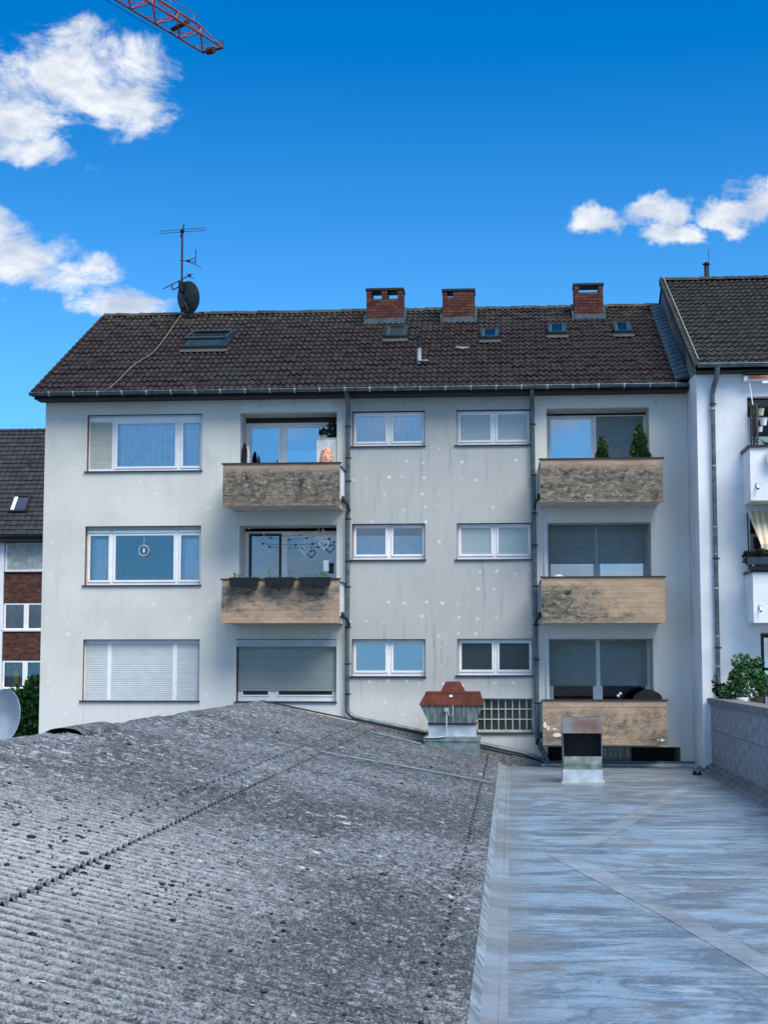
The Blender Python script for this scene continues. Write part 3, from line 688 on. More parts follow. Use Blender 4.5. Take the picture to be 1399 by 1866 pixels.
# basement opening behind the flat roof
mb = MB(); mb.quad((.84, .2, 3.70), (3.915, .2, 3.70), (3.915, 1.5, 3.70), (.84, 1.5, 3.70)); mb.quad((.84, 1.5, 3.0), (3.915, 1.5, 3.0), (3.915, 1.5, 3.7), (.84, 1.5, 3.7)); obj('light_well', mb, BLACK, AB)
f = MB(); ring(f, 2.08, 2.78, 3.0, 3.68, .035, .5, .55); f.box(2.60, 2.66, .5, .55, 3.0, 3.68); f.box(2.22, 2.25, .5, .55, 3.0, 3.68)
for q in (2.25, 2.36, 2.47): ring(f, q, q + .11, 3.38, 3.60, .018, .49, .50)
BW = obj('basement_window', f, GREYFR, AB); p = MB(); p.box(2.11, 2.75, .52, .528, 3.02, 3.65); obj('pane', p, OBSC, BW)

# ---- chimneys
bm0 = MB(); bm0.box(-.118, .118, -.012, .05, -.034, .034); brk_f = bm0.mesh('brick', BRICK)
bm1 = MB(); bm1.box(-.055, .055, -.012, .05, -.034, .034); brk_h = bm1.mesh('brick', BRICK)
def chimney(x0, x1, y0, y1, ztop, openings, seed):
    """openings: list of (xa, xb, za) see-through flues under the cap slab, from za up"""
    rg = random.Random(seed); zb = 12.04 + K * (y0 + .5) - .1; zh = ztop - .29; core = MB()
    core.box(x0 + .012, x1 - .012, y0 + .012, y1 - .012, zb, zh)
    xs = [x0]; 
    for a, b, _ in openings: xs += [a, b]
    xs.append(x1); piers = [(xs[i], xs[i + 1]) for i in range(0, len(xs), 2)]
    for a, b in piers:
        if b - a > .03: core.box(a + .012, b - .012, y0 + .012, y1 - .012, zh, ztop - .06)
    for a, b, zo in openings:
        if zo > zh + .01: core.box(a - .012, b + .012, y0 + .012, y1 - .012, zh, zo)
    C = obj('chimney', core, MORTAR, AB)
    zc = zb + .19; odd = 0; back = MB()
    while zc < ztop - .09:
        def rowx(a, b, y, face):
            x = a - (.12 if odd else 0)
            while x < b - .01:
                u0, u1 = max(x, a), min(x + .236, b)
                if u1 - u0 > .05:
                    cx_ = (u0 + u1) / 2
                    if face == 'f':
                        s = (u1 - u0) / .236; inst('brick', brk_f, (cx_, y + rg.uniform(-.004, .004), zc), C, None, (s, 1, 1))
                    else: back.box(u0, u1, y - .01, y + .012, zc - .034, zc + .034)
                x += .246
        def rowy(x, sgn):
            y = y0 + .05 + (.12 if odd else 0) - .12
            while y < y1 - .02:
                u0, u1 = max(y, y0 + .052), min(y + .236, y1 - .052)
                if u1 - u0 > .05: inst('brick', brk_f, (x, (u0 + u1) / 2, zc), C, (0, 0, sgn * math.pi / 2), ((u1 - u0) / .236, 1, 1))
                y += .246
        def solid_at(cx): return True
        if zc > zh:
            for a, b in piers: 
                if b - a > .03: rowx(a, b, y0, 'f'); rowx(a, b, y1, 'b')
            for a, b, zo in openings:
                if zc < zo: rowx(a, b, y0, 'f')
        else: rowx(x0, x1, y0, 'f'); rowx(x0, x1, y1, 'b')
        rowy(x0, -1); rowy(x1, 1)
        zc += .079; odd ^= 1
    if back.v: obj('back_brickwork', back, BRICK, C, kind='stuff')
    c = MB(); c.box(x0 - .03, x1 + .03, y0 - .03, y1 + .03, ztop - .055, ztop); obj('cap_slab', c, DARK, C)
    fl = MB(); zr = 12.04 + K * (y0 + .5) + .09; fl.box(x0 - .05, x1 + .05, y0 - .06, y0 - .014, zr - .08, zr + .06)
    for a, b in ((x0 - .07, x0 - .014), (x1 + .014, x1 + .07)):
        p, q = rp(0, y0 - .05, .03), rp(0, y1 + .2, .03)
        fl.prism([(p[1], p[2]), (q[1], q[2]), (q[1], q[2] + .2), (p[1], p[2] + .2)], a, b, 'x')
    obj('flashing', fl, LEAD, C)
chimney(-3.80, -2.82, 4.65, 5.25, 15.73, [(-3.66, -3.39, 15.43), (-3.23, -2.96, 15.43)], 1)
chimney(-1.74, -.90, 4.65, 5.25, 15.67, [(-1.62, -1.46, 15.45)], 2)
chimney(1.78, 2.54, 4.72, 5.25, 15.77, [(1.92, 2.42, 15.52)], 3)

# ---- skylights
def skylight(xa, xb, ya, yb_, open_=False, gl=SKYL):
    f = MB(); t = .07; h0, h1 = .06, .17
    def slab(mb, x0, x1, y0, y1, a, b):
        P8 = [rp(x, y, h) for h in (a, b) for x, y in ((x0, y0), (x1, y0), (x1, y1), (x0, y1))]; i = len(mb.v); mb.v += P8
        for q in ((3, 2, 1, 0), (4, 5, 6, 7), (0, 1, 5, 4), (1, 2, 6, 5), (2, 3, 7, 6), (3, 0, 4, 7)): mb.f.append(tuple(i + k for k in q)); mb.m.append(0)
    slab(f, xa, xb, ya, ya + t, h0, h1); slab(f, xa, xb, yb_ - t, yb_, h0, h1); slab(f, xa, xa + t, ya + t, yb_ - t, h0, h1); slab(f, xb - t, xb, ya + t, yb_ - t, h0, h1)
    K_ = obj('skylight', f, GREENFR, AB)
    p = MB(); slab(p, xa + t, xb - t, ya + t, yb_ - t, .12, .128); obj('pane', p, gl, K_)
    u = MB(); slab(u, xa + t, xb - t, ya + t, yb_ - t, .02, .03); obj('backing', u, BLACK if open_ else simple('blind_grey', (.12, .17, .19), .8), K_)
    i = MB(); slab(i, xa + t, xa + t + .03, ya + t, yb_ - t, .13, .15); slab(i, xb - t - .03, xb - t, ya + t, yb_ - t, .13, .15); obj('inner_frame', i, ZINC, K_)
    ap = MB(); slab(ap, xa - .04, xb + .04, ya - .22, ya, .075, .085); obj('lead_apron', ap, simple('apron_grey', (.065, .07, .07), .7), K_)
    if open_:
        s = MB()
        for (u0, u1, lift) in ((xa + .06, xb - .06, 1),):
            A = Vector(rp(u0, ya + .1, .34)); B = Vector(rp(u1, ya + .1, .34)); C_ = Vector(rp(u1, yb_ - .1, .20)); D_ = Vector(rp(u0, yb_ - .1, .20)); N_ = Vector((0, -.2, .04))
            for a, b in ((A, B), (B, C_), (C_, D_), (D_, A)): s.bar(a, b, .06)
            s.bar(A.lerp(D_, .5), B.lerp(C_, .5), .03)
        S_ = obj('raised_sash', s, GREENFR, K_)
    return K_
skylight(-8.37, -7.21, 2.50, 3.75, True, DOBSC)
skylight(-3.19, -2.62, 3.10, 4.00, gl=DOBSC); skylight(-.70, -.22, 2.88, 3.62); skylight(1.03, 1.51, 3.18, 3.98); skylight(2.73, 3.18, 3.18, 4.0, gl=GLASS_DIM)
# vent pipe and bare patch
p0 = Vector(rp(-2.17, 1.1, .05)); v = MB(); v.tube([p0, p0 + Vector((0, 0, .40))], .055, 10, 0); v.tube([p0 + Vector((0, 0, .401)), p0 + Vector((0, 0, .68))], .06, 10, 1); v.tube([p0 + Vector((0, 0, .68)), p0 + Vector((0, 0, .70))], .075, 10, 1)
v.blob(p0 + Vector((.10, -.05, .07)), (.16, .06, .03), 8, 4, .3); obj('vent_pipe', v, [simple('white_lead', (.38, .42, .43), .6), BLACK], AB, smooth=50)
v = MB()
for i in range(7): q = rp(-1.27 + .04 * i, 2.15 + random.uniform(-.06, .06), .10); v.blob(q, (.05, .05, .03), 6, 4, .4)
obj('mortar_patch', v, simple('pale_mortar', (.30, .34, .30), .9), AB)

# cable lying on the roof
cb = MB(); cb.tube([rp(-9.05, 5.35, .14), rp(-9.05, 4.6, .12), rp(-9.02, 3.6, .12), rp(-9.02, 2.7, .12), rp(-9.06, 2.05, .12), rp(-9.16, 1.72, .12), rp(-9.26, 1.4, .12), rp(-9.33, .8, .12), rp(-9.38, .1, .12), rp(-9.44, -.55, .12)], .013, 6)
obj('roof_cable', cb, simple('pale_cable', (.17, .155, .135), .8), label='pale antenna cable snaking down the dark pantiles to the gutter', cat='cable', smooth=60)

# ---- antenna mast
AM = thing('antenna_mast', (-9.05, 5.4, 15.1), 'antenna mast with crossed dipoles, yagi aerials and dark satellite dish on the roof ridge', 'antenna')
MST = simple('mast_paint', (.030, .022, .045), .5)
t = MB(); t.tube([(-9.04, 5.4, 15.1), (-9.05, 5.4, 17.66)], .03, 8); t.blob((-9.05, 5.4, 17.66), .07, 8, 6); obj('mast', t, MST, AM, smooth=50)
def dip(mb, c, d_, L, g=.035, r=.009):
    c = Vector(c); d_ = Vector(d_).normalized(); u = Vector((0, 0, g))
    a, b = c + d_ * L, c - d_ * L; mb.tube([c + u, a + u, a + u * .3 + d_ * .03, a - u * .3 + d_ * .03, a - u, c - u], r, 5); mb.tube([c + u, b + u, b + u * .3 - d_ * .03, b - u * .3 - d_ * .03, b - u, c - u], r, 5)
t = MB(); dip(t, (-9.05, 5.4, 17.67), (1, -.12, .015), .64); dip(t, (-9.05, 5.4, 17.67), (-.3, 1, 0), .64); obj('crossed_dipoles', t, MST, AM)
t = MB(); t.bar((-9.1, 5.4, 16.82), (-8.87, 5.4, 16.80), .02); t.bar((-8.9, 5.4, 16.80), (-8.62, 5.2, 16.85), .016); t.bar((-8.62, 5.2, 17.07), (-8.62, 5.2, 16.63), .016); t.bar((-8.97, 5.7, 16.88), (-8.41, 5.0, 16.50), .012); t.blob((-8.87, 5.4, 16.80), .045, 8, 5); dip(t, (-8.8, 5.4, 16.79), (.7, -.6, -.3), .18, .02, .007); obj('aerial', t, MST, AM)
t = MB(); A, B = Vector((-9.50, 5.15, 15.96)), Vector((-8.84, 5.45, 16.40)); t.bar(A, B, .022)
for i in range(9): q = A.lerp(B, i / 9); t.bar(q + Vector((-.05, .16, .03)), q - Vector((-.05, .16, .03)), .007)
t.blob(B, .055, 8, 5); t.bar(B + Vector((-.12, 0, .04)), B + Vector((.10, 0, .03)), .01); t.bar(B + Vector((-.04, -.1, -.05)), B + Vector((.18, -.1, -.12)), .01)
t.tube([(-9.28, 5.2, 16.10), (-9.27, 5.2, 15.97), (-9.24, 5.25, 15.95), (-9.08, 5.38, 16.10)], .02, 6); obj('aerial', t, MST, AM)
def dish(parent, c, nrm, r, mat, depth=.08, ry=None, name='dish'):
    ry = ry or r; nrm = Vector(nrm).normalized(); u = nrm.cross(Vector((0, 0, 1))).normalized(); v_ = u.cross(nrm); c = Vector(c); mb = MB(); nr, ns = 5, 28
    for side in (0, 1):
        for i in range(nr + 1):
            for j in range(ns):
                a = 2 * math.pi * j / ns; k = i / nr; mb.v.append(tuple(c + u * math.cos(a) * r * k + v_ * math.sin(a) * ry * k + nrm * (depth * k * k - side * .012)))
    for side in (0, 1):
        o = side * (nr + 1) * ns
        for i in range(nr):
            for j in range(ns): q = (o + i * ns + j, o + i * ns + (j + 1) % ns, o + (i + 1) * ns + (j + 1) % ns, o + (i + 1) * ns + j); mb.f.append(q); mb.m.append(0)
    for j in range(ns): a = nr * ns + j; a2 = nr * ns + (j + 1) % ns; o = (nr + 1) * ns; mb.f.append((a, a2, a2 + o, a + o)); mb.m.append(0)
    obj(name, mb, mat, parent, smooth=50)
dish(AM, (-8.90, 5.36, 15.75), (.60, .80, .16), .46, simple('dish_dark', (.022, .035, .042), .5, var=.3))
t = MB(); t.box(-9.12, -8.98, 5.3, 5.44, 15.92, 16.2); t.box(-9.06, -8.93, 5.28, 5.40, 15.45, 15.75); t.tube([(-8.95, 5.35, 15.36), (-8.5, 5.62, 15.30)], .016, 6); t.tube([(-8.50, 5.62, 15.40), (-8.44, 5.64, 15.18)], .04, 8); t.tube([(-8.98, 5.33, 15.75), (-8.85, 5.33, 15.38)], .02, 6); obj('dish_bracket', t, BLACK, AM)

# ================================================================== things on the balconies
def leaves(mb, c, r, n_, size, rg, shape='ball', mi=0, up=.3):
    cx, cy, cz = c; rx, ry, rz = r
    for _ in range(n_):
        while True:
            u, v, w_ = rg.uniform(-1, 1), rg.uniform(-1, 1), rg.uniform(-1, 1)
            if shape == 'cone':
                h = (w_ + 1) / 2; lim = min(1, 1.35 * (1 - h) ** .62) * (.86 + .14 * math.sin(h * 20 + math.atan2(v, u) * 3))
                if u * u + v * v < lim * lim and (u * u + v * v > lim * lim * .35): break
            else:
                q = u * u + v * v + w_ * w_
                if .25 < q < 1: break
        p = Vector((cx + u * rx, cy + v * ry, cz + w_ * rz)); s = size * rg.uniform(.6, 1.4)
        d = Vector((u + rg.uniform(-.6, .6), v + rg.uniform(-.6, .6), up + rg.uniform(-.5, .8))).normalized(); e = d.cross(Vector((rg.uniform(-1, 1), rg.uniform(-1, 1), rg.uniform(-1, 1)))).normalized() * s * .38
        mb.quad(p - d * s * .5, p + e, p + d * s * .5, p - e, mi)
def thuja(x, y, zb, zt, rad, label, seed):
    T = thing('thuja_tree', (x, y, zb), label, 'potted thuja', 'thuja trees behind the top right balcony front')
    rg = random.Random(seed); h = zt - zb
    p = MB(); p.lathe((x, y, zb), [(0, 0), (.13, 0), (.17, .28), (.15, .28), (0, .25)], 12); obj('pot', p, simple('clay_pot', (.2, .09, .05)), T, smooth=40)
    t = MB(); t.tube([(x, y, zb + .2), (x, y, zt - .3)], [.03, .01], 6); obj('trunk', t, BARK, T)
    f = MB(); leaves(f, (x, y, (zb + .3 + zt) / 2), (rad, rad, (zt - zb - .3) / 2), 2600, .075, rg, 'cone', 0, 1.2); obj('foliage', f, THUJA, T)
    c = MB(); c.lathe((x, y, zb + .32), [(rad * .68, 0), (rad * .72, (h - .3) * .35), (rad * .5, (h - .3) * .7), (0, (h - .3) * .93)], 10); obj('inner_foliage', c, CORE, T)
thuja(2.145, -.6, 9.42, 10.88, .20, 'smaller dark green thuja behind the top right balcony front', 1)
thuja(3.00, -.6, 9.42, 11.17, .27, 'taller dark green thuja at the right end of the top right balcony', 2)

def sprig(mb, base, h, rg, n_=10, s=.04, mi=0):
    b = Vector(base)
    for _ in range(n_): 
        p = b + Vector((rg.uniform(-.1, .1), rg.uniform(-.05, .05), rg.uniform(0, h))); d = Vector((rg.uniform(-1, 1), rg.uniform(-1, 1), rg.uniform(.2, 1))).normalized() * s; e = Vector((-d.z, 0, d.x)) * .4
        mb.quad(p - d * .5, p + e, p + d * .5, p - e, mi)
def planter(x0, x1, label, plants, seed):
    T = thing('flower_box', ((x0 + x1) / 2, -1.35, 7.36), label, 'flower box', 'black flower boxes on the middle left balcony'); rg = random.Random(seed)
    b = MB(); b.prism([(x0 + .03, 7.36), (x1 - .03, 7.36), (x1, 7.535), (x1, 7.555), (x0, 7.555), (x0, 7.535)], -1.43, -1.25); obj('box', b, BLACK, T)
    s = MB(); s.box(x0 + .02, x1 - .02, -1.42, -1.26, 7.556, 7.562); obj('soil', s, simple('soil', (.03, .02, .015)), T)
    for q in (x0 + .15, x1 - .15): s = MB(); s.box(q - .01, q + .01, -1.248, -1.10, 7.552, 7.558); s.box(q - .01, q + .01, -1.44, -1.431, 7.34, 7.50); obj('hook', s, DARK, T)
    for px, h, k in plants:
        f = MB(); sprig(f, (px, -1.34, 7.56), h, rg, k); f.tube([(px, -1.34, 7.55), (px, -1.34, 7.56 + h)], .004, 4); obj('plant', f, LEAF if k > 6 else LEAFD, T)
planter(-6.37, -5.70, 'leftmost black flower box hung on the balcony, with a green tuft', [(-6.19, .10, 40), (-5.9, .05, 8)], 1)
planter(-5.56, -4.88, 'middle of the three black flower boxes hung on the balcony', [(-5.45, .17, 12), (-5.2, .05, 8), (-4.98, .16, 8)], 2)
planter(-4.77, -4.05, 'rightmost black flower box hung on the balcony, beside the downpipe', [(-4.63, .09, 10), (-4.4, .07, 12), (-4.20, .10, 24)], 3)
# garland and hearts
GA = thing('garland', (-5.2, .1, 8.6), 'string of pale and dark balls hung across the middle left balcony opening', 'garland')
pts = [(-6.35, 8.72, 1), (-6.22, 8.84, 0), (-5.86, 8.69, 0), (-5.88, 8.46, 2), (-5.4, 8.64, 0), (-5.09, 8.43, 2), (-4.97, 8.67, 1), (-4.68, 8.45, 2), (-4.54, 8.79, 1), (-4.43, 8.79, 0), (-4.29, 8.57, 2)]
BALL = [simple('pale_ball', (.55, .62, .52), .6), simple('lime_ball', (.36, .42, .16), .6), simple('dark_ball', (.015, .012, .04), .6)]
for k in range(3):
    for x, z, c in pts:
        if c == k: q = MB(); q.blob((x, .3, z), .027, 8, 6); obj('ball', q, BALL[k], GA, smooth=60)
q = MB(); top = [p for p in pts if p[2] != 2]; q.tube([(x, .3, z) for x, z, c in top], .004, 4); lo = [(-6.22, 8.84, 0)] + [p for p in pts if p[2] == 2]; q.tube([(x, .3, z) for x, z, c in lo], .004, 4); obj('string', q, DARK, GA)
def heart(x, z, s, label):
    q = MB(); P_ = []
    for i in range(25):
        t = 2 * math.pi * i / 24; P_.append((x + s * 16 * math.sin(t) ** 3 / 16, .2, z + s * (13 * math.cos(t) - 5 * math.cos(2 * t) - 2 * math.cos(3 * t) - math.cos(4 * t)) / 16))
    q.tube(P_, .014, 6); q.tube([(x, .2, z + s * .3), (x, .2, z + .33)], .003, 4); obj('heart_ornament', q, simple('pale_heart', (.9, .92, .92), .6), label=label, cat='ornament', group='hanging heart ornaments')
heart(-4.86, 8.30, .105, 'left pale heart hanging in front of the balcony window'); heart(-4.40, 8.43, .115, 'right pale heart hanging in front of the balcony window, higher up')
q = MB(); q.box(-4.42, -4.29, .30, .31, 7.80, 8.06); obj('paper_sign', q, simple('white_paper', (.8, .85, .84), .8), label='small blank white sheet fixed low on the right of the balcony window', cat='sheet')
# ring ornament in middle left window
q = MB(); c = Vector((-8.72, .105, 8.30)); q.tube([c + Vector((.125 * math.cos(t * math.pi / 12), 0, .125 * math.sin(t * math.pi / 12))) for t in range(25)], .011, 6); RO = thing('ring_ornament', (-8.72, .105, 8.17), 'pale ring with a small diamond hung in the middle left living-room window', 'ornament'); obj('ring', q, simple('pale_ring', (.62, .62, .52), .7), RO, smooth=60)
q = MB(); q.prism([(-8.72, 8.24), (-8.695, 8.30), (-8.72, 8.36), (-8.745, 8.30)], .10, .11); q.tube([(-8.72, .105, 8.36), (-8.72, .105, 8.62)], .003, 4); obj('diamond', q, WHITE, RO)
# cabinet, plant, bag, jacket on the top left balcony
T = thing('balcony_cabinet', (-4.33, .3, 9.36), 'white cabinet with a beige top on the top left balcony', 'cabinet')
q = MB(); q.box(-4.56, -4.09, .0, .5, 9.36, 10.93); obj('cabinet_body', q, simple('white_cabinet', (.62, .65, .66), .5), T); q = MB(); q.box(-4.57, -4.08, -.01, .51, 10.931, 10.965); obj('worktop', q, simple('beige_top', (.45, .38, .27), .6), T)
T = thing('pot_plant', (-4.38, .25, 10.966), 'dark leafy pot plant standing on the white balcony cabinet', 'pot plant'); q = MB(); q.lathe((-4.42, .25, 10.966), [(0, 0), (.06, 0), (.09, .09), (.07, .09), (0, .07)], 10); obj('pot', q, simple('pale_pot', (.4, .45, .42)), T)
rg = random.Random(4); q = MB(); leaves(q, (-4.42, .25, 11.13), (.12, .1, .10), 120, .07, rg); leaves(q, (-4.2, .25, 11.24), (.12, .12, .2), 260, .07, rg); obj('foliage', q, LEAFD, T)
q = MB(); q.tube([(-4.22, .25, 10.99), (-4.2, .25, 11.15)], .012, 5); obj('stem', q, BARK, T)
m, n, b = new_mat('patterned_bag'); v = n.obj(); x, y, z = n.sep(v); vo = n.n('ShaderNodeTexVoronoi'); vo.inputs['Scale'].default_value = 16; n.l(v, vo.inputs['Vector'])
cc = n.mix(n.ramp(vo.outputs['Distance'], .3, .5), (.55, .08, .03), (.65, .40, .28)); n.put(b.inputs['Base Color'], n.mix(n.ramp(z, -.18, -.14), (.02, .10, .42), cc)); b.inputs['Roughness'].default_value = .5
T = thing('carrier_bag', (-4.25, -.5, 9.38), 'red and white patterned bag with blue foot leaning against the white cabinet', 'bag')
q = MB(); q.tube([(-4.26, -.5, 9.9), (-4.26, -.5, 10.28), (-4.26, -.5, 10.36), (-4.25, -.5, 10.56), (-4.22, -.5, 10.64)], [.12, .165, .165, .14, .05], 10); obj('bag_body', q, m, T, smooth=60); q = MB(); q.box(-4.4, -4.1, -.65, -.35, 9.38, 9.899); obj('crate', q, DARK, T)
T = thing('jacket', (-6.3, .08, 9.4), 'black and white jacket with green hem hanging at the left edge of the balcony', 'jacket')
q = MB(); q.tube([(-6.30, .08, 10.86), (-6.31, .08, 10.70), (-6.29, .08, 10.45), (-6.27, .08, 10.2)], [.03, .06, .085, .10], 8); obj('jacket_body', q, simple('black_cloth', (.01, .01, .018), .9), T, smooth=60)
q = MB(); q.tube([(-6.22, .02, 10.78), (-6.20, .02, 10.6), (-6.21, .02, 10.35)], [.02, .035, .03], 8); obj('white_sleeve', q, simple('white_cloth', (.6, .62, .62), .9), T, smooth=60)
q = MB(); q.tube([(-6.37, .04, 10.42), (-6.33, .02, 10.2)], [.02, .06], 8); obj('green_hem', q, simple('green_cloth', (.01, .16, .10), .9), T)
T = thing('dark_plant', (-6.02, .3, 9.36), 'dark conifer-shaped plant before the left balcony door', 'pot plant'); rg = random.Random(8); q = MB(); leaves(q, (-6.02, .3, 10.15), (.11, .11, .40), 500, .05, rg, 'cone', 0, 1); obj('foliage', q, LEAFD, T); q = MB(); q.lathe((-6.02, .3, 9.36), [(0, 0), (.1, 0), (.13, .36), (0, .36)], 10); obj('pot', q, DARK, T)
q = MB(); q.tube([(-5.33, -1.1, 10.19), (-5.33, -1.1, 10.27)], .012, 6); q.blob((-5.33, -1.1, 10.27), .02, 6, 4); obj('candle_stub', q, BLACK, label='tiny dark peg standing on the cap of the top left balcony', cat='peg')
# covered barbecue, flowers, cushion
q = MB()
prof = [(-.31, 0), (-.30, .07), (-.22, .13), (-.10, .20), (.02, .235), (.14, .20), (.26, .13), (.31, .06), (.31, 0)]
q.prism([(3.07 + a, 4.20) for a, b_ in prof[:1]] + [(3.07 + a, 4.80 + b_) for a, b_ in prof] + [(3.38, 4.20)], -.95, -.45); obj('barbecue_cover', q, simple('black_cover', (.008, .008, .01), .6, bump=.6, bscale=12), label='black fabric cover over something rounded on the lowest right balcony', cat='barbecue cover', smooth=50)
T = thing('white_flowers', (2.44, -.7, 4.0), 'two white flower heads above the lowest right balcony front', 'flowers'); 
for a, b_ in ((2.42, 4.88), (2.47, 4.93)): q = MB(); q.blob((a, -.7, b_), .032, 8, 5, .2); obj('flower_head', q, WHITE, T)
q = MB(); q.tube([(2.44, -.7, 4.0), (2.42, -.7, 4.88)], .006, 4); q.tube([(2.44, -.7, 4.0), (2.47, -.7, 4.93)], .006, 4); obj('stem', q, BARK, T)
q = MB(); q.tube([(1.12, -.6, 6.7), (1.12, -.6, 7.45), (1.12, -.6, 7.58), (1.12, -.6, 7.64)], [.19, .19, .15, .05], 14); obj('cushion_cover', q, simple('pale_cushion', (.5, .55, .60), .8), label='pale rounded cushion showing over the middle right balcony front', cat='cushion', smooth=60)

# ================================================================== neighbour building (right)
NB = thing('neighbour_building', (8, 0, 0), 'white apartment building at the right edge with grey downpipe and mossy dark roof', 'apartment building')
NX, NY = 4.17, -1.8
w = MB(); nh = [(5.27, 8.2, 9.2, 11.50), (5.27, 8.2, 6.5, 8.95), (5.44, 8.0, 4.4, 6.28)]
wall_holes(w, NX, 14, 0, 12.05, NY, nh, .25, 0, 0); obj('front_wall', w, [WHITE_R, WHITE_R, CEIL], NB)
w = MB(); w.quad((NX, NY, 0), (NX, NY, 12.05), (NX, 0, 12.15), (NX, 0, 0)); w.box(NX + .001, 14, 5, 12, 0, 12.05); w.quad((NX, 0, 0), (NX, 0, 12.05), (NX, 12, 12.05), (NX, 12, 0)); obj('side_wall', w, SIDEW, NB)
NK = (15.88 - 12.14) / 7.3; NTH = math.atan(NK)
w = MB(); w.prism([(0, 12.05), (11.4, 12.05), (5.2, 15.74)], NX, NX + .2, 'x'); w.prism([(-1.8, 12.05), (-.001, 12.05), (-.001, 13.05), (-1.8, 12.18)], NX + .001, NX + .2, 'x'); obj('gable', w, GREYGABLE, NB)
w = MB(); ny = lambda y, o=0: 12.14 + NK * (y + 2.1) + o
w.quad((4.14, -2.1, ny(-2.1)), (14, -2.1, ny(-2.1)), (14, 5.2, ny(5.2)), (4.14, 5.2, ny(5.2))); w.quad((4.14, -2.1, ny(-2.1, -.1)), (4.14, 5.2, ny(5.2, -.1)), (14, 5.2, ny(5.2, -.1)), (14, -2.1, ny(-2.1, -.1))); w.quad((4.14, 5.2, 15.88), (14, 5.2, 15.88), (14, 12.5, 12.14), (4.14, 12.5, 12.14), 1)
NR = obj('roof', w, [UNDER, TILE2], NB)
tm2, tmb2 = tile_mesh('tile', TILE2, .30, .40, .024, 2, .03)
tiling(NR, tm2, tmb2, TILE2, (4.14, -2.13, 12.13), NTH, 12, 22, .30, 7.3 / math.cos(NTH) / 22, 264, 'x', .006, 9)
tiling(NR, tm2, tmb2, TILE2, (4.14 + 3.6, -2.13, 12.13), NTH, 18, 22, .30, 7.3 / math.cos(NTH) / 22, 0, 'upper_tiles', .006, 11, NB)
rm2 = ridge_mesh('ridge_tile', TILE2)
for i in range(28): inst('ridge_tile', rm2, (4.12 + i * .345, 5.2, 15.90 + rg.uniform(-.01, .01)), NR, (0, rg.uniform(-.02, .02), 0))
v = MB()
for i in range(22):
    y = -2.13 + i * .332; z = ny(y, .10); z2 = ny(y + .36, .08); o = len(v.v)
    v.v += [(4.08, y, z - .16), (4.08, y, z), (4.17, y, z + .02), (4.08, y + .36, z2 - .16), (4.08, y + .36, z2), (4.17, y + .36, z2 + .02)]; v.f += [(o, o + 1, o + 4, o + 3), (o + 1, o + 2, o + 5, o + 4), (o, o + 2, o + 1)]; v.m += [0] * 3
obj('verge_tiles', v, TILE2, NR)
v = MB(); v.tube([(4.19, -2.1, ny(-2.1, .17)), (4.19, 5.2, ny(5.2, .17))], .012, 5); obj('lightning_rod', v, ZINCL, NB)
v = MB(); gutter(v, 4.16, 14, -2.19, 12.17, .075); obj('gutter', v, ZINC, NB, smooth=40)
v = MB(); v.box(4.15, 14, -2.1, NY - .001, 12.01, 12.045); obj('soffit', v, SOFFIT, NB)
v = MB(); v.tube([(4.59, -2.17, 12.12), (4.59, -2.16, 12.0), (4.57, -2.05, 11.85), (4.53, -1.92, 11.7), (4.505, -1.90, 11.55), (4.50, -1.90, 4.9)], [.06, .06, .06, .06, .05, .05], 12); D3 = obj('downpipe', v, ZINC, NB, smooth=50)
c = MB(); c.lathe((0, 0, 0), [(.05, -.015), (.058, -.015), (.058, .015), (.05, .015)], 10); cm2 = c.mesh('pipe_joint', ZINCL, smooth=40)
for zc in (11.23, 9.95, 8.6, 8.0, 7.25, 6.2, 5.55): inst('pipe_joint', cm2, (4.502, -1.90, zc), D3)
for zc in (11.33, 7.9, 5.95): inst('pipe_clamp', clm, (4.502, -1.90, zc), D3)
VX = 4.62
v = MB(); v.tube([(5.35, 5.2, 15.95), (5.35, 5.2, 16.33)], .06, 10); v.lathe((5.35, 5.2, 16.33), [(.09, 0), (.11, .02), (.0, .1)], 10); obj('chimney_pipe', v, simple('flue_dark', (.03, .02, .05), .5), NB, smooth=40)
v = MB(); v.tube([(5.42, 5.2, 15.95), (5.42, 5.2, 16.75)], .008, 5); obj('lightning_spike', v, DARK, NB)
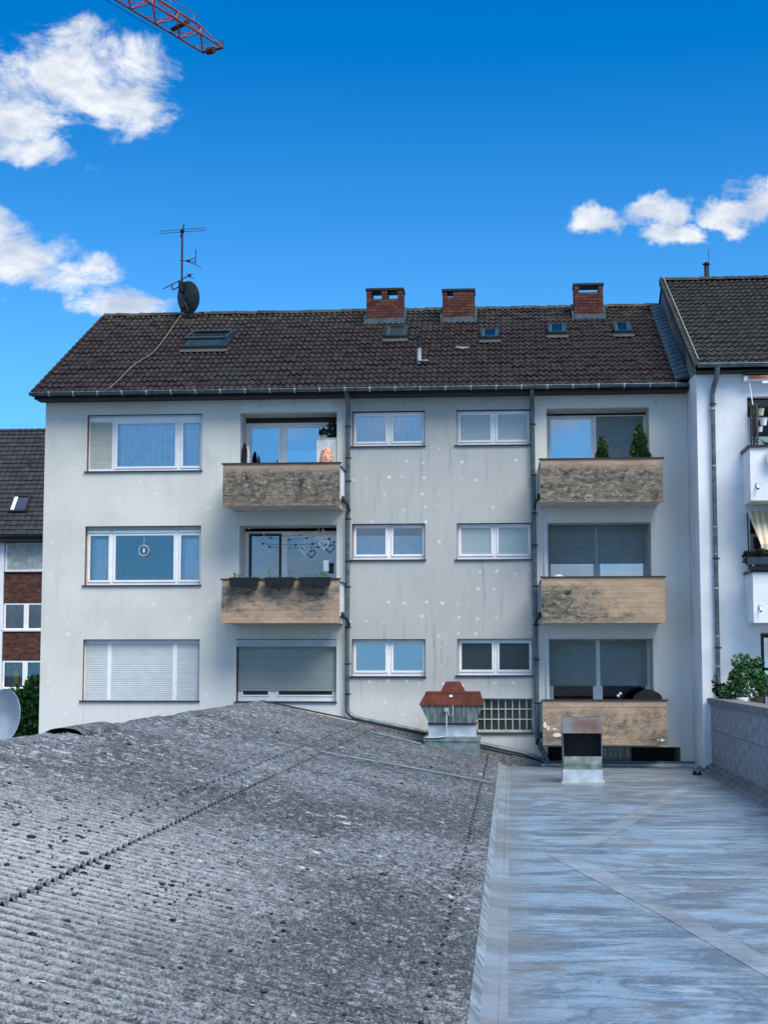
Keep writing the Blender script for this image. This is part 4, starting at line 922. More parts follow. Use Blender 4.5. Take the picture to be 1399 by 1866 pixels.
def nbalc(z0, z1):
    mb = MB(); mb.box(5.15, 8.6, -2.8, -2.68, z0, z1); mb.box(5.15, 5.27, -2.68, NY - .001, z0, z1); mb.box(8.48, 8.6, -2.68, NY - .001, z0, z1); mb.box(5.16, 8.59, -2.79, NY - .002, z0 - .002, z0 + .16)
    B = obj('balcony', mb, WHITE_R, NB); c = MB(); c.box(5.10, 8.65, -2.85, -2.63, z1 + .001, z1 + .055); c.box(5.10, 5.32, -2.629, NY - .002, z1 + .001, z1 + .055); obj('cap', c, DARK, B)
    s = MB(); s.box(5.17, 8.58, -2.78, NY - .003, z0 - .012, z0 - .003); obj('soffit', s, CEIL, B)
    l = MB(); l.box(5.255, 5.305, -2.83, -2.80, z0 + .28, z0 + .36, 0); l.tube([(5.28, -2.84, z0 + .33), (5.285, -2.93, z0 + .245)], .022, 8, 1); l.tube([(5.285, -2.931, z0 + .244), (5.287, -2.945, z0 + .23)], .022, 8, 0); obj('spotlight', l, [BLACK, WHITE], B)
    lg = MB(); lg.quad((5.27, NY + .25, z0 + .1), (5.27, NY + .25, z1 + 1.4), (5.27, -.6, z1 + 1.4), (5.27, -.6, z0 + .1)); lg.quad((5.27, -.6, z0 + .1), (8.2, -.6, z0 + .1), (8.2, -.6, z1 + 1.4), (5.27, -.6, z1 + 1.4), 1); lg.quad((5.27, NY, z0 + .1), (8.2, NY, z0 + .1), (8.2, -.6, z0 + .1), (5.27, -.6, z0 + .1)); lg.quad((5.27, NY + .25, z1 + 1.24), (8.2, NY + .25, z1 + 1.24), (8.2, -.6, z1 + 1.24), (5.27, -.6, z1 + 1.24)); obj('loggia', lg, [simple('loggia_grey', (.22, .27, .27)), simple('loggia_dark', (.05, .06, .06))], B)
    wf = MB(); ring(wf, 5.45, 8.1, z0 + .2, z1 + 1.0, .06, -.68, -.61); obj('window_frame', wf, WHITE, B); wp = MB(); wp.box(5.51, 8.04, -.65, -.64, z0 + .26, z1 + .55); obj('pane', wp, GLASS_HI, B)
    return B
nbalc(9.08, 10.22); nbalc(6.47, 7.54)
f = MB(); ring(f, 5.45, 7.9, 4.5, 6.26, .09, -1.62, -1.56); f.box(5.45, 7.9, -1.62, -1.56, 5.45, 5.52); dn = obj('terrace_door', f, BLACK, NB); f = MB(); f.box(5.54, 7.81, -1.6, -1.59, 4.5, 6.17); obj('pane', f, GLASS_HI, dn)
# awnings
m, n, b = new_mat('striped_awning'); x, y, z = n.sep(n.pos()); sx = n.math('FRACT', n.math('MULTIPLY', x, 7.5)); n.put(b.inputs['Base Color'], n.mix(n.ramp(sx, .45, .55), (.62, .60, .52), (.50, .38, .20))); b.inputs['Roughness'].default_value = .8; AWN = m
a = MB(); a.box(5.18, 8.3, -2.05, -1.82, 11.82, 11.93); AW = obj('awning', a, WHITE, NB); a = MB(); a.box(5.28, 8.25, -2.10, -2.052, 11.86, 11.925); obj('rolled_fabric', a, simple('orange_fabric', (.40, .16, .09), .8, var=.5, scale=7), AW); a = MB(); a.box(5.55, 8.2, -2.2, -2.12, 11.73, 11.78); obj('awning_bar', a, WHITE, AW); a = MB(); a.box(5.2, 8.3, -2.1, -1.82, 11.95, 11.99); obj('awning_hood', a, DARK, AW)
a = MB(); a.tube([(5.30, -2.0, 11.8), (5.36, -2.1, 11.15)], .012, 5); obj('awning_strut', a, WHITE, AW)
a = MB(); A, B, C_, D_ = (5.18, -2.05, 8.93), (8.3, -2.05, 8.93), (8.3, -2.75, 8.15), (5.34, -2.75, 8.15)
a.quad(A, B, C_, D_); a.quad(D_, C_, (8.3, -2.76, 8.02), (5.36, -2.76, 8.02)); AW2 = obj('awning', a, AWN, NB); a = MB(); a.tube([(5.25, -1.95, 7.75), (5.38, -2.7, 8.15)], .012, 5); a.tube([(5.2, -1.9, 8.9), (5.22, -1.9, 7.7)], .015, 5); obj('awning_arm', a, DARK, AW2)
# trellis + white pots
T = thing('trellis', (5.35, -2.3, 10.28), 'dark wooden trellis screen standing at the end of the upper right balcony', 'trellis')
q = MB()
for yy in (-2.7, -2.25, -1.9): q.bar((5.33, yy, 10.28), (5.33, yy, 11.25 - (yy + 1.9) * -.1), .035)
obj('post', q, simple('trellis_wood', (.09, .085, .08), .8), T); q = MB()
for i in range(7): q.bar((5.35, -2.7, 10.3 + i * .13), (5.35, -1.9, 10.38 + i * .15), .018); q.bar((5.36, -2.7, 10.45 + i * .12), (5.36, -2.2, 10.28 + i * .12), .018)
q.bar((5.33, -2.72, 11.16), (5.33, -1.88, 11.28), .03); obj('lattice', q, simple('trellis_lath', (.075, .07, .065), .8), T)
for i, (x, z, lab, mt) in enumerate(((5.46, 10.98, 'pale green hanging pot, topmost of three on the trellis', simple('pale_green_pot', (.42, .50, .36))), (5.52, 10.76, 'white ribbed hanging pot, middle of three on the trellis', WHITE), (5.44, 10.62, 'small white hanging pot, lowest of three on the trellis', WHITE))):
    q = MB(); s = .75 if i == 2 else 1; q.lathe((x, -2.4, z), [(0, 0), (.06 * s, 0), (.085 * s, .14 * s), (.09 * s, .15 * s), (.07 * s, .15 * s), (.05 * s, .02)], 12); obj('hanging_pot', q, mt, label=lab, cat='hanging pot', group='hanging pots on the trellis', smooth=40)
T = thing('balcony_plant', (5.52, -2.6, 10.28), 'spiky green plant at the corner of the upper right balcony', 'plant'); q = MB(); rg = random.Random(3)
for i in range(26): a_ = rg.uniform(0, 6.28); d_ = Vector((math.cos(a_) * .25, math.sin(a_) * .12, rg.uniform(.03, .22))); p = Vector((5.55, -2.72, 10.28)); e = Vector((0, 0, .014)); q.tri(p - e, p + d_, p + e)
obj('leaf_blades', q, LEAF, T); q = MB(); q.lathe((5.55, -2.72, 10.276), [(0, 0), (.07, 0), (.09, .05), (0, .05)], 10); obj('pot', q, DARK, T)
q = MB(); q.box(5.50, 5.95, -3.02, -2.86, 9.86, 10.15); q.box(5.49, 5.5, -3.02, -2.86, 9.86, 10.15); obj('hanging_planter', q, [WHITE], label='white planter box hung outside the upper right balcony', cat='planter')
T = thing('flower_trough', (5.3, -2.75, 7.6), 'dark flower trough with straggling plants on the lower right balcony cap', 'flower trough'); q = MB(); q.box(5.02, 5.9, -2.98, -2.70, 7.70, 7.86); q.box(5.05, 5.9, -2.9, -2.75, 7.598, 7.699); obj('trough', q, simple('trough_blue_black', (.02, .035, .06), .5), T)
q = MB(); rg = random.Random(12); leaves(q, (5.3, -2.85, 7.93), (.36, .14, .10), 260, .08, rg); leaves(q, (5.0, -2.85, 7.85), (.08, .1, .12), 60, .07, rg); obj('foliage', q, LEAFD, T); q = MB(); q.blob((5.14, -2.95, 7.68), .03, 6, 5); obj('candle_glass', q, simple('warm_glass', (.4, .22, .12)), T)

# ================================================================== terrace wall (right)
TW = thing('terrace_wall', (4.5, -18, 3.2), 'grey panelled parapet wall with dark coping leading back to the white building', 'wall')
PANEL = simple('pebbled_panel', (.235, .27, .31), .95, var=.3, scale=6, bump=.6, bscale=30)
q = MB(); q.box(4.36, 4.60, -35.9, NY - .002, 3.2, 4.74); q.box(4.60, 12, -35.9, NY - .002, 3.2, 4.70); obj('wall_core', q, PANEL, TW)
y = NY - .004; i = 0
while y > -35.5:
    L = 1.9
    for z0, z1 in ((3.42, 4.17), (4.18, 4.745)):
        q = MB(); q.box(4.33, 4.361, y - L + .006, y - .006, z0, z1); obj('wall_panel', q, PANEL, TW)
    q = MB(); q.box(4.27, 4.70, y - L + .003, y - .003, 4.746, 4.86); obj('coping_stone', q, simple('coping_grey', (.16, .175, .195), .8, var=.25) if i == 0 else COPE, TW)
    if i == 0: COPE = bpy.data.materials['coping_grey']
    y -= L; i += 1

# plants on the terrace wall
T = thing('tomato_plant', (4.85, -3.0, 4.70), 'bushy green tomato plant in pots on the terrace wall beside the downpipe', 'plant'); rg = random.Random(21)
q = MB()
for c_, r_, n_ in (((4.95, -3, 5.18), (.40, .3, .38), 620), ((4.78, -3, 5.30), (.2, .2, .26), 300), ((4.62, -3, 5.0), (.2, .2, .2), 260), ((4.80, -3, 5.62), (.15, .15, .2), 120), ((4.98, -3, 5.66), (.10, .1, .14), 50), ((5.2, -3, 5.6), (.12, .12, .14), 60), ((5.1, -3, 5.42), (.2, .2, .2), 220), ((5.3, -3, 5.15), (.2, .2, .26), 300)): leaves(q, c_, r_, n_, .085, rg, up=-.2)
obj('foliage', q, TOMATO, T); q = MB()
for x_, t_ in ((4.75, 5.75), (4.9, 5.6), (5.1, 5.5)): q.tube([(4.85, -3, 4.7), (x_, -3, t_)], .01, 5)
q.tube([(4.83, -3.02, 4.8), (4.84, -3.02, 5.8)], .012, 5, 0); obj('stem', q, BARK, T)
T = thing('climbing_plant', (4.5, -2.4, 4.86), 'dark straggling plant at the foot of the white building downpipe', 'plant'); q = MB(); leaves(q, (4.50, -2.4, 5.02), (.16, .14, .17), 150, .08, rg); leaves(q, (4.36, -2.4, 5.2), (.06, .08, .25), 40, .08, rg); obj('foliage', q, LEAFD, T); q = MB(); q.tube([(4.5, -2.4, 4.86), (4.38, -2.4, 5.4)], .008, 4); obj('stem', q, BARK, T)
q = MB(); q.lathe((4.81, -3.25, 4.70), [(0, 0), (.10, 0), (.115, .17), (.125, .17), (.125, .2), (.1, .2), (.1, .15), (0, .15)], 16); obj('plant_pot', q, WHITE, label='white round pot on the terrace wall, leftmost of its row', cat='plant pot', group='pots on the terrace wall', smooth=40)
q = MB(); q.lathe((5.1, -3.25, 4.70), [(0, 0), (.12, 0), (.14, .18), (.15, .2), (.12, .2), (0, .15)], 16); obj('plant_pot', q, simple('brown_pot', (.08, .04, .03)), label='dark brown pot with green rim right of the white pot', cat='plant pot', group='pots on the terrace wall', smooth=40)

# ================================================================== flat roof building
FZ = 3.28
FB = thing('flat_roof_building', (2, -18, 0), 'low building with grey-blue streaked membrane flat roof in the foreground', 'building')
q = MB(); q.box(-.28, 4.34, -35.9, -.03, 0, FZ - .02); obj('walls', q, SIDEW, FB)
q = MB(); rg = random.Random(31)
ny_, nx_ = 90, 14
for j in range(ny_ + 1):
    for i in range(nx_ + 1): q.v.append((-.12 + (4.22) * i / nx_, -.06 - 35.8 * j / ny_, FZ + rg.uniform(-.002, .002)))
for j in range(ny_):
    for i in range(nx_): a = j * (nx_ + 1) + i; q.f.append((a, a + nx_ + 1, a + nx_ + 2, a + 1)); q.m.append(0)
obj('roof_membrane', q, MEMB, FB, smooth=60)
# upstand towards the corrugated roof
q = MB()
for j in range(72):
    y0, y1 = -.06 - j * .5, -.06 - (j + 1) * .5; a, b_ = rg.uniform(-.01, .01), 0
    q.quad((-.10, y0, FZ + .008), (-.10, y1, FZ + .008), (-.22, y1, FZ + .03), (-.22, y0, FZ + .03), 1); q.quad((-.22, y0, FZ + .03), (-.22, y1, FZ + .03), (-.30, y1, FZ + .14), (-.30, y0, FZ + .14), 0)
obj('upstand', q, [UPSTAND, STRIP], FB)
def strip(pts, w, z, mat=STRIP, name='seam_strip'):
    q = MB(); k = len(pts)
    P_ = [Vector((*p, z)) for p in pts]; Ls = []
    for i in range(k):
        t = (P_[min(i + 1, k - 1)] - P_[max(i - 1, 0)]).normalized(); s = Vector((-t.y, t.x, 0)) * w / 2 * rg.uniform(.85, 1.15); Ls.append((P_[i] - s, P_[i] + s))
    for i in range(k - 1):
        a, b_ = Ls[i]; c_, d_ = Ls[i + 1]; q.quad(a, c_, d_, b_)
    obj(name, q, mat, FB)
strip([(.80, -16.3), (1.5, -13.5), (2.3, -10.3), (2.85, -8.0), (3.4, -6.0)], .30, FZ + .004)
strip([(.55, -16.8), (1.0, -18.8), (1.5, -21.3), (2.1, -24.6), (2.6, -28)], .28, FZ + .004)
strip([(-.06, -1), (-.06, -10), (-.07, -20), (-.06, -35)], .06, FZ + .006, name='edge_strip')
# far pale edge, kerb along the wall
q = MB(); q.box(-.3, 4.15, -.34, -.005, FZ - .05, FZ + .05); obj('rear_upstand', q, simple('rear_pale', (.50, .54, .55), .7, var=.3, scale=3), FB)
q = MB(); q.box(.86, 4.2, -.02, -.004, FZ + .051, FZ + .10); obj('rear_trim', q, ZINC, FB)
q = MB(); q.prism([(4.10, FZ), (4.13, FZ + .06), (4.19, FZ + .075), (4.19, FZ + .12), (4.29, FZ + .14), (4.30, FZ + .19), (4.329, FZ + .19), (4.329, FZ)], -35.9, -1.0, 'y'); obj('kerb', q, simple('kerb_grey', (.14, .165, .185), .6, var=.4, scale=3), FB)
q = MB(); q.prism([(4.165, FZ), (4.329, FZ), (4.329, 4.745), (4.20, 4.745)], NY - .06, NY - .003, 'y'); obj('corner_panel', q, SIDEW, FB)
T = thing('roof_drain', (3.87, -3.0, FZ), 'small dark drain bracket on the flat roof near the terrace wall', 'drain'); q = MB(); q.box(3.78, 3.97, -3.1, -2.9, FZ, FZ + .04); obj('plate', q, BLACK, T); q = MB(); q.box(3.80, 3.86, -3.05, -2.95, FZ + .041, FZ + .09); q.box(3.90, 3.95, -3.05, -2.95, FZ + .041, FZ + .08); obj('bracket', q, BLACK, T)

# ================================================================== corrugated shed
CS = thing('corrugated_shed', (-5.79, -18, 0), 'low hall with weathered grey corrugated cement roof covered in lichen in the foreground', 'shed')
RXX, RZ, KS = -5.79, 4.655, .219
def cz(x): return RZ - KS * abs(x - RXX)
q = MB(); q.prism([(-11.3, 0), (-.34, 0), (-.34, 3.36), (RXX, 4.55), (-11.3, 3.36)], -35.6, -.25, 'y'); obj('hall_walls', q, simple('hall_wall', (.10, .105, .11), .9), CS)
AMP, WL = .028, .177
def sheet_mesh(name, xa, xb, th=.008, nxs=5):
    """one sheet, five waves wide, sloping from xa (up) to xb (down); local origin at xa, crest line"""
    mb = MB(); nw = 5; ns = nw * 8; half = nw * WL / 2
    for side in (0, 1):
        for i in range(nxs + 1):
            x = (xb - xa) * i / nxs
            for j in range(ns + 1):
                yy = -half + nw * WL * j / ns; mb.v.append((x, yy, -KS * abs(x) + AMP * math.cos(2 * math.pi * j / 8) - side * th))
    W = ns + 1
    for i in range(nxs):
        for j in range(ns): a = i * W + j; q = (a, a + W, a + W + 1, a + 1); mb.f.append(q); mb.m.append(0); o = (nxs + 1) * W; mb.f.append(tuple(k + o for k in reversed(q))); mb.m.append(0)
    o = (nxs + 1) * W
    for i0 in (0, nxs):
        for j in range(ns): a = i0 * W + j; mb.f.append((a, a + 1, a + 1 + o, a + o)); mb.m.append(0)
    for j0 in (0, ns):
        for i in range(nxs): a = i * W + j0; mb.f.append((a, a + W, a + W + o, a + o)); mb.m.append(0)
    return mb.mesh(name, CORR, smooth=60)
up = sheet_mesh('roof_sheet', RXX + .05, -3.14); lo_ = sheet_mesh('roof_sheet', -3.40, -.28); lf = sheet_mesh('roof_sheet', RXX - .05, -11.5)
rg = random.Random(77)
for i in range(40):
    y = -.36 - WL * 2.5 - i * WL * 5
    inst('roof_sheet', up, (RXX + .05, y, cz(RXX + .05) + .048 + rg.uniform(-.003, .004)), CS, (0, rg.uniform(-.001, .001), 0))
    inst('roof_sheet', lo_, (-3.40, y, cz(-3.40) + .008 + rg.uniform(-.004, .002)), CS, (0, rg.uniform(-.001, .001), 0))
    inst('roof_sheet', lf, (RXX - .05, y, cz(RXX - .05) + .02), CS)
    
# ridge caps
rc = MB(); k = [(-.24, -.052), (-.12, -.02), (-.05, .012), (0, .022), (.05, .012), (.12, -.02), (.24, -.052)]
for i in range(6):
    (xa, za), (xb, zb) = k[i], k[i + 1]; rc.quad((xa, -.44, za), (xb, -.44, zb), (xb, .44, zb + .006), (xa, .44, za + .006)); rc.quad((xa, -.44, za - .012), (xb, -.44, zb - .012), (xb, -.44, zb), (xa, -.44, za))
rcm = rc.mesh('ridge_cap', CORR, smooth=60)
for i in range(40):
    if i in (18,): continue
    inst('ridge_cap', rcm, (RXX, -.8 - i * .875, RZ + .055 + rg.uniform(-.012, .018)), CS, (rg.uniform(-.01, .01), rg.uniform(-.02, .02), 0))
# one raised, cracked ridge vent
q = MB()
for i in range(10):
    t0, t1 = math.pi * i / 10, math.pi * (i + 1) / 10
    q.quad((RXX - .26 * math.cos(t0), -16.3, RZ + .02 + .10 * math.sin(t0)), (RXX - .26 * math.cos(t1), -16.3, RZ + .02 + .10 * math.sin(t1)), (RXX - .26 * math.cos(t1), -14.4, RZ + .0 + .13 * math.sin(t1)), (RXX - .26 * math.cos(t0), -14.4, RZ + .0 + .13 * math.sin(t0)))
obj('ridge_vent', q, CORR, CS, smooth=60, label='raised humped ridge cap piece')
# bolts on every second crest
bm_ = MB(); bm_.lathe((0, 0, 0), [(.017, -.004), (.017, .004), (.010, .010), (0, .013)], 8); btm = bm_.mesh('bolt', BLACK, smooth=50)
for x, n_, dz in ((-3.47, 96, .048), (-.52, 96, .008)):
    for i in range(n_): y = -.36 - i * WL * 2; inst('bolt', btm, (x + rg.uniform(-.012, .012), y, cz(x) + AMP + dz + .004), CS)
# roof edge along the facade: cream board, gritty upstand
def slope_band(xa, xb, y0, y1, h0a, h1a, h0b, h1b, mat, name):
    q = MB(); q.prism([(xa, cz(xa) + h0a), (xb, cz(xb) + h0b), (xb, cz(xb) + h1b), (xa, cz(xa) + h1a)], y0, y1, 'y'); return obj(name, q, mat, CS)
slope_band(-5.79, -3.55, -.36, -.03, -.1, .075, -.1, .11, WOODOLD, 'verge_board'); slope_band(-5.80, -3.3, -.34, -.02, .08, .10, .115, .14, DARK, 'verge_felt')
for xa, xb in ((-3.54, -2.6), (-2.59, -1.6), (-1.59, -.62), (-.61, .02)): slope_band(xa, xb, -.36, -.05, -.12, .12, -.12, .12, GRIT, 'grit_slab')
slope_band(.025, .68, -.36, -.05, -.05, .14, -.02, .13, GRIT, 'grit_slab')
slope_band(-3.3, .70, -.30, -.02, .125, .15, .14, .16, DARK, 'verge_felt')
slope_band(-11.3, -5.81, -.36, -.03, -.1, .06, -.1, .06, GRIT, 'verge_board')
# moss clumps and lichen flakes lying loose on the sheets
rg = random.Random(99); ms = MB(); li = MB()
def surf(x, y): 
    j = (y + .36) / WL; return cz(x) + (.048 if x < -3.14 else .008) + AMP * math.cos(2 * math.pi * j)
for _ in range(5000):
    y = -.5 - 31 * rg.random() ** .8; x = rg.uniform(-5.7, -.35)
    if rg.random() < .22: y = rg.gauss(-24.5, .9); x = rg.uniform(-4.8, -2.2)
    s = .005 + .011 * rg.random() ** 3
    if rg.random() < .008: s = .024
    ms.blob((x, y, surf(x, y) + s * .25), (s * rg.uniform(1, 2.0), s, s * .7), 6, 4, .35, 0, rg)
for _ in range(1800):
    y = -1 - 30 * rg.random(); x = rg.uniform(-5.7, -.4); s = .006 + .012 * rg.random() ** 3; z = surf(x, y) + .003
    pts = [(x + s * 1.5 * math.cos(t) * rg.uniform(.6, 1.2), y + s * math.sin(t) * rg.uniform(.6, 1.2), z - KS * (s * 1.5 * math.cos(t))) for t in (0, 1.25, 2.5, 3.77, 5.0)]
    o = len(li.v); li.v += pts; li.f.append(tuple(range(o, o + 5))); li.m.append(0)
obj('moss_clumps', ms, MOSS, CS, kind='stuff', smooth=60); obj('lichen_flakes', li, LICH, CS, kind='stuff')
# cables
CAB = simple('pale_blue_strip', (.20, .28, .34), .6)
q = MB(); P_ = []
for i in range(31):
    t = i / 30; x = -5.78 + 5.45 * t; P_.append((x, -11.6 + 3.0 * t + .05 * math.sin(t * 9), cz(x) + .06))
q.tube(P_, .016, 6); obj('lightning_cable', q, CAB, label='long pale cable crossing the corrugated roof from ridge to eave', cat='cable', smooth=60)
q = MB(); q.tube([(-3.05, -2.25, cz(-3.05) + .065), (-2.4, -2.42, cz(-2.4) + .06), (-1.95, -2.52, cz(-1.95) + .06)], .022, 6); obj('short_cable', q, CAB, label='short pale cable ending at the rusty roof ventilator', cat='cable', smooth=60)

# ---- rusty roof ventilator
V = thing('roof_ventilator', (-1.3, -1.4, 3.6), 'rusty red-hooded ventilator on a zinc and white base on the corrugated roof', 'ventilator')
q = MB(); q.box(-1.905, -.70, -1.83, -.9, 3.45, 3.90); q.prism([(-1.93, 3.90), (-.675, 3.90), (-.69, 4.0), (-1.915, 4.0)], -1.85, -.88); obj('zinc_curb', q, GREENZ, V)
q = MB(); q.box(-1.82, -.77, -1.75, -.98, 4.001, 4.265); obj('white_base', q, PAINTW, V)
q = MB(); q.box(-1.835, -.755, -1.78, -.95, 4.266, 4.30); obj('rust_flange', q, RUST, V)
q = MB(); q.prism([(-1.81, 4.301), (-.78, 4.301), (-.61, 4.69), (-2.0, 4.69)], -1.82, -.92); obj('louvred_body', q, STREAKM, V)
for t in (-1.6, -1.3, -1.0): q = MB(); q.box(t - .006, t + .006, -1.826, -1.8201, 4.32, 4.67); obj('body_rib', q, STREAKM, V)
q = MB(); q.prism([(-2.02, 4.691), (-.60, 4.691), (-.60, 4.71), (-.69, 4.972), (-1.87, 4.972), (-2.02, 4.71)], -1.86, -.88); q.box(-1.88, -.68, -1.865, -.875, 4.955, 4.985); obj('hood', q, RUST, V)
q = MB(); q.prism([(-1.55, 4.986), (-1.02, 4.986), (-1.135, 5.205), (-1.44, 5.205)], -1.72, -1.0); obj('hood_cap', q, RUST, V)
q = MB(); q.box(-1.35, -1.28, -1.872, -1.861, 4.87, 4.92); obj('white_tag', q, WHITE, V)
q = MB(); q.box(-1.46, -1.37, -1.90, -1.83, 4.55, 4.63); obj('junction_box', q, simple('cream_box', (.5, .48, .38), .5), V); q = MB(); q.tube([(-1.415, -1.87, 4.55), (-1.42, -1.87, 4.05), (-1.43, -1.87, 4.01), (-1.62, -1.87, 3.985), (-1.87, -1.87, 3.985)], .016, 6); q.tube([(-1.38, -1.87, 4.56), (-1.36, -1.87, 4.47), (-1.30, -1.87, 4.46), (-1.27, -1.87, 4.55), (-1.28, -1.87, 4.69)], .011, 6); obj('conduit', q, simple('white_conduit', (.6, .65, .66), .5), V, smooth=60)
# ---- duct outlet on the flat roof
V = thing('duct_outlet', (1.39, -5.1, FZ), 'open rusty-lipped exhaust duct cowl on a white plinth on the flat roof', 'duct outlet')
q = MB(); q.box(1.00, 1.775, -5.47, -4.70, FZ, 3.545); obj('plinth', q, PAINTW, V)
q = MB(); q.box(.97, 1.81, -5.52, -4.66, FZ, FZ + .03); obj('plinth_skirt', q, simple('skirt_pale', (.42, .45, .44), .8), V)
x0, x1 = 1.01, 1.765
side = [(-4.72, 3.546), (-5.44, 3.546), (-5.49, 3.72), (-5.49, 3.80), (-5.44, 3.80), (-5.47, 4.26), (-5.16, 4.54), (-4.72, 4.54)]
for a in (x0, x1 - .012): q = MB(); q.prism(side, a, a + .012, 'x'); obj('side_plate', q, STREAKM, V)
q = MB(); q.prism([(-4.72, 3.547), (-5.43, 3.547), (-5.48, 3.66), (-5.50, 3.80), (-5.48, 3.80), (-5.42, 3.70), (-5.3, 3.62), (-4.72, 3.60)], x0 + .013, x1 - .013, 'x'); obj('lower_lip', q, ALGAE, V)
q = MB(); q.prism([(-5.50, 4.25), (-5.16, 4.545), (-4.70, 4.545), (-4.70, 4.53), (-5.15, 4.53), (-5.47, 4.25)], x0 - .01, x1 + .01, 'x'); obj('top_plate', q, RUSTW, V)
q = MB(); q.box(x0 + .013, x1 - .013, -4.74, -4.72, 3.6, 4.53); obj('back_plate', q, BLACK, V)
q = MB()
for i in range(9): u = x0 + .05 + i * .082; q.bar((u, -5.2, 3.66), (u, -5.2, 4.48), .006)
obj('grille_bar', q, simple('dark_grille', (.05, .045, .05), .6), V)
q = MB(); q.box(x0 + .013, x1 - .013, -5.0, -4.98, 3.6, 4.5); obj('damper_plate', q, simple('damper_dark', (.016, .014, .018), .5), V)

# ---- old satellite dish behind the ridge on the left
V = thing('satellite_dish', (-8.75, -10, 3.9), 'pale grey satellite dish seen edge-on at the left behind the corrugated ridge', 'satellite dish')
dish(V, (-8.62, -10, 4.70), (-.50, -.86, .10), .42, simple('dish_grey', (.34, .42, .50), .5, var=.2, scale=2), .10, .47)
q = MB(); q.tube([(-8.62, -9.8, 3.95), (-8.62, -9.8, 4.65)], .03, 8); q.box(-8.69, -8.55, -9.9, -9.75, 4.5, 4.7); obj('dish_pole', q, ZINC, V); q = MB(); q.tube([(-8.85, -10.1, 4.3), (-9.2, -10.45, 4.4), (-9.22, -10.47, 4.6)], .02, 6); obj('feed_arm', q, BLACK, V)

# ---- shrub between the buildings
V = thing('shrub', (-12.7, 3.5, 0), 'dense green shrub in the gap left of the apartment block', 'shrub'); rg = random.Random(41); q = MB()
for c_, r_, n_ in (((-12.6, 3.5, 4.3), (.9, .8, .75), 1500), ((-12.35, 3.5, 4.95), (.32, .4, .36), 350), ((-12.4, 3.2, 3.9), (.7, .7, .6), 900), ((-13.2, 3.5, 4.0), (.8, .8, .7), 900), ((-12.6, 3.5, 2.9), (1.1, .9, .9), 900)): leaves(q, c_, r_, n_, .13, rg)
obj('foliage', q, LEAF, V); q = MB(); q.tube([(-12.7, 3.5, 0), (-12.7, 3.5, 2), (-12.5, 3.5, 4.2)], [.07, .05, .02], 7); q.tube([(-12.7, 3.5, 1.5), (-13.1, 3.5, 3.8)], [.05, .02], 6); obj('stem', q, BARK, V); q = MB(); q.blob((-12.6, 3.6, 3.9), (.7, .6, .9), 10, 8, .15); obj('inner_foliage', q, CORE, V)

# ================================================================== far building (left)
FR = thing('far_building', (-27, 36, 0), 'brown brick and white banded apartment house far left behind the gap', 'apartment building')
q = MB(); q.box(-38, -19.5, 36.4, 48, 0, 11.9); q.box(-38, -24.30, 36.05, 36.4, 0, 11.4); obj('wall_core', q, MORTAR2, FR)
bw = MB()
def brickband(xa, xb, z0, z1, y):
    z = z0; o = 0
    while z < z1 - .03:
        x = xa - (.125 if o else 0)
        while x < xb: u0, u1 = max(x, xa), min(x + .235, xb); (bw.box(u0, u1, y, y + .05, z, z + .062) if u1 - u0 > .03 else None); x += .25
        z += .0725; o ^= 1
for z0, z1 in ((8.52, 9.92), (5.80, 7.16), (3.1, 4.36)): brickband(-24.75, -21.0, z0, z1, 36.05)
obj('brick_band', bw, BRICK2, FR, kind='stuff')
q = MB(); q.box(-38, -24.22, 35.98, 36.35, 0, 11.42); obj('white_wall', q, WHITE_R, FR)
FGL = glass('far_glass', .02)
def fwin(xa, xb, z0, z1, shut=None):
    f = MB(); xm = -23.09; ring(f, xa, xb, z0, z1, .08, 36.08, 36.18)
    if not shut: f.box(xm - .12, xm + .12, 36.07, 36.17, z0 + .08, z1 - .08)
    Wd = obj('window', f, WHITE, FR)
    if shut:
        p = MB(); k = 26
        for i in range(k): p.prism([(36.12, z0 + .06 + i * (z1 - z0 - .1) / k), (36.10, z0 + .07 + (i + .4) * (z1 - z0 - .1) / k), (36.12, z0 + .05 + (i + 1) * (z1 - z0 - .1) / k)], xa + .06, xb - .06, 'x')
        obj('shutter', p, simple('far_shutter', (.66, .72, .72), .6), Wd)
    else:
        for a, b_ in ((xa + .08, xm - .12), (xm + .12, xb - .08)): p = MB(); p.box(a, b_, 36.12, 36.13, z0 + .08, z1 - .08); obj('pane', p, FGL, Wd); curtain(Wd, a, b_, z0 + .1, z1 - .1, 36.3, simple('grey_net', (.25, .30, .31)), .04, .3)
    s = MB(); s.box(xa - .1, xb, 35.98, 36.07, z0 - .07, z0 - .01); obj('sill', s, DARK if shut else SIDEW, Wd)
    return Wd
fwin(-24.18, -21.0, 10.02, 11.40, True); fwin(-24.18, -21.0, 7.22, 8.50); wl = fwin(-24.18, -21.0, 4.42, 5.75)
q = MB()
for i in range(9): a = math.pi * (i / 8); q.blob((-23.6 - .36 * math.cos(a), 36.2, 5.20 + .32 * math.sin(a)), .045, 6, 4)
q.blob((-23.58, 36.22, 5.0), (.16, .04, .34), 8, 6, .1); obj('candle_arch', q, simple('golden_straw', (.85, .50, .06), .6), label='golden arch decoration in the lowest window of the far brick house', cat='ornament')
kf = 5.8 / 5.3; 
q = MB(); q.quad((-38, 35.6, 11.75), (-19, 35.6, 11.75), (-19, 41, 17.62), (-38, 41, 17.62)); q.quad((-38, 41, 17.62), (-19, 41, 17.62), (-19, 48, 11.6), (-38, 48, 11.6)); q.box(-38, -19, 35.45, 36.3, 11.42, 11.74); FRF = obj('roof', q, simple('far_underlay', (.015, .02, .025), .8), FR)
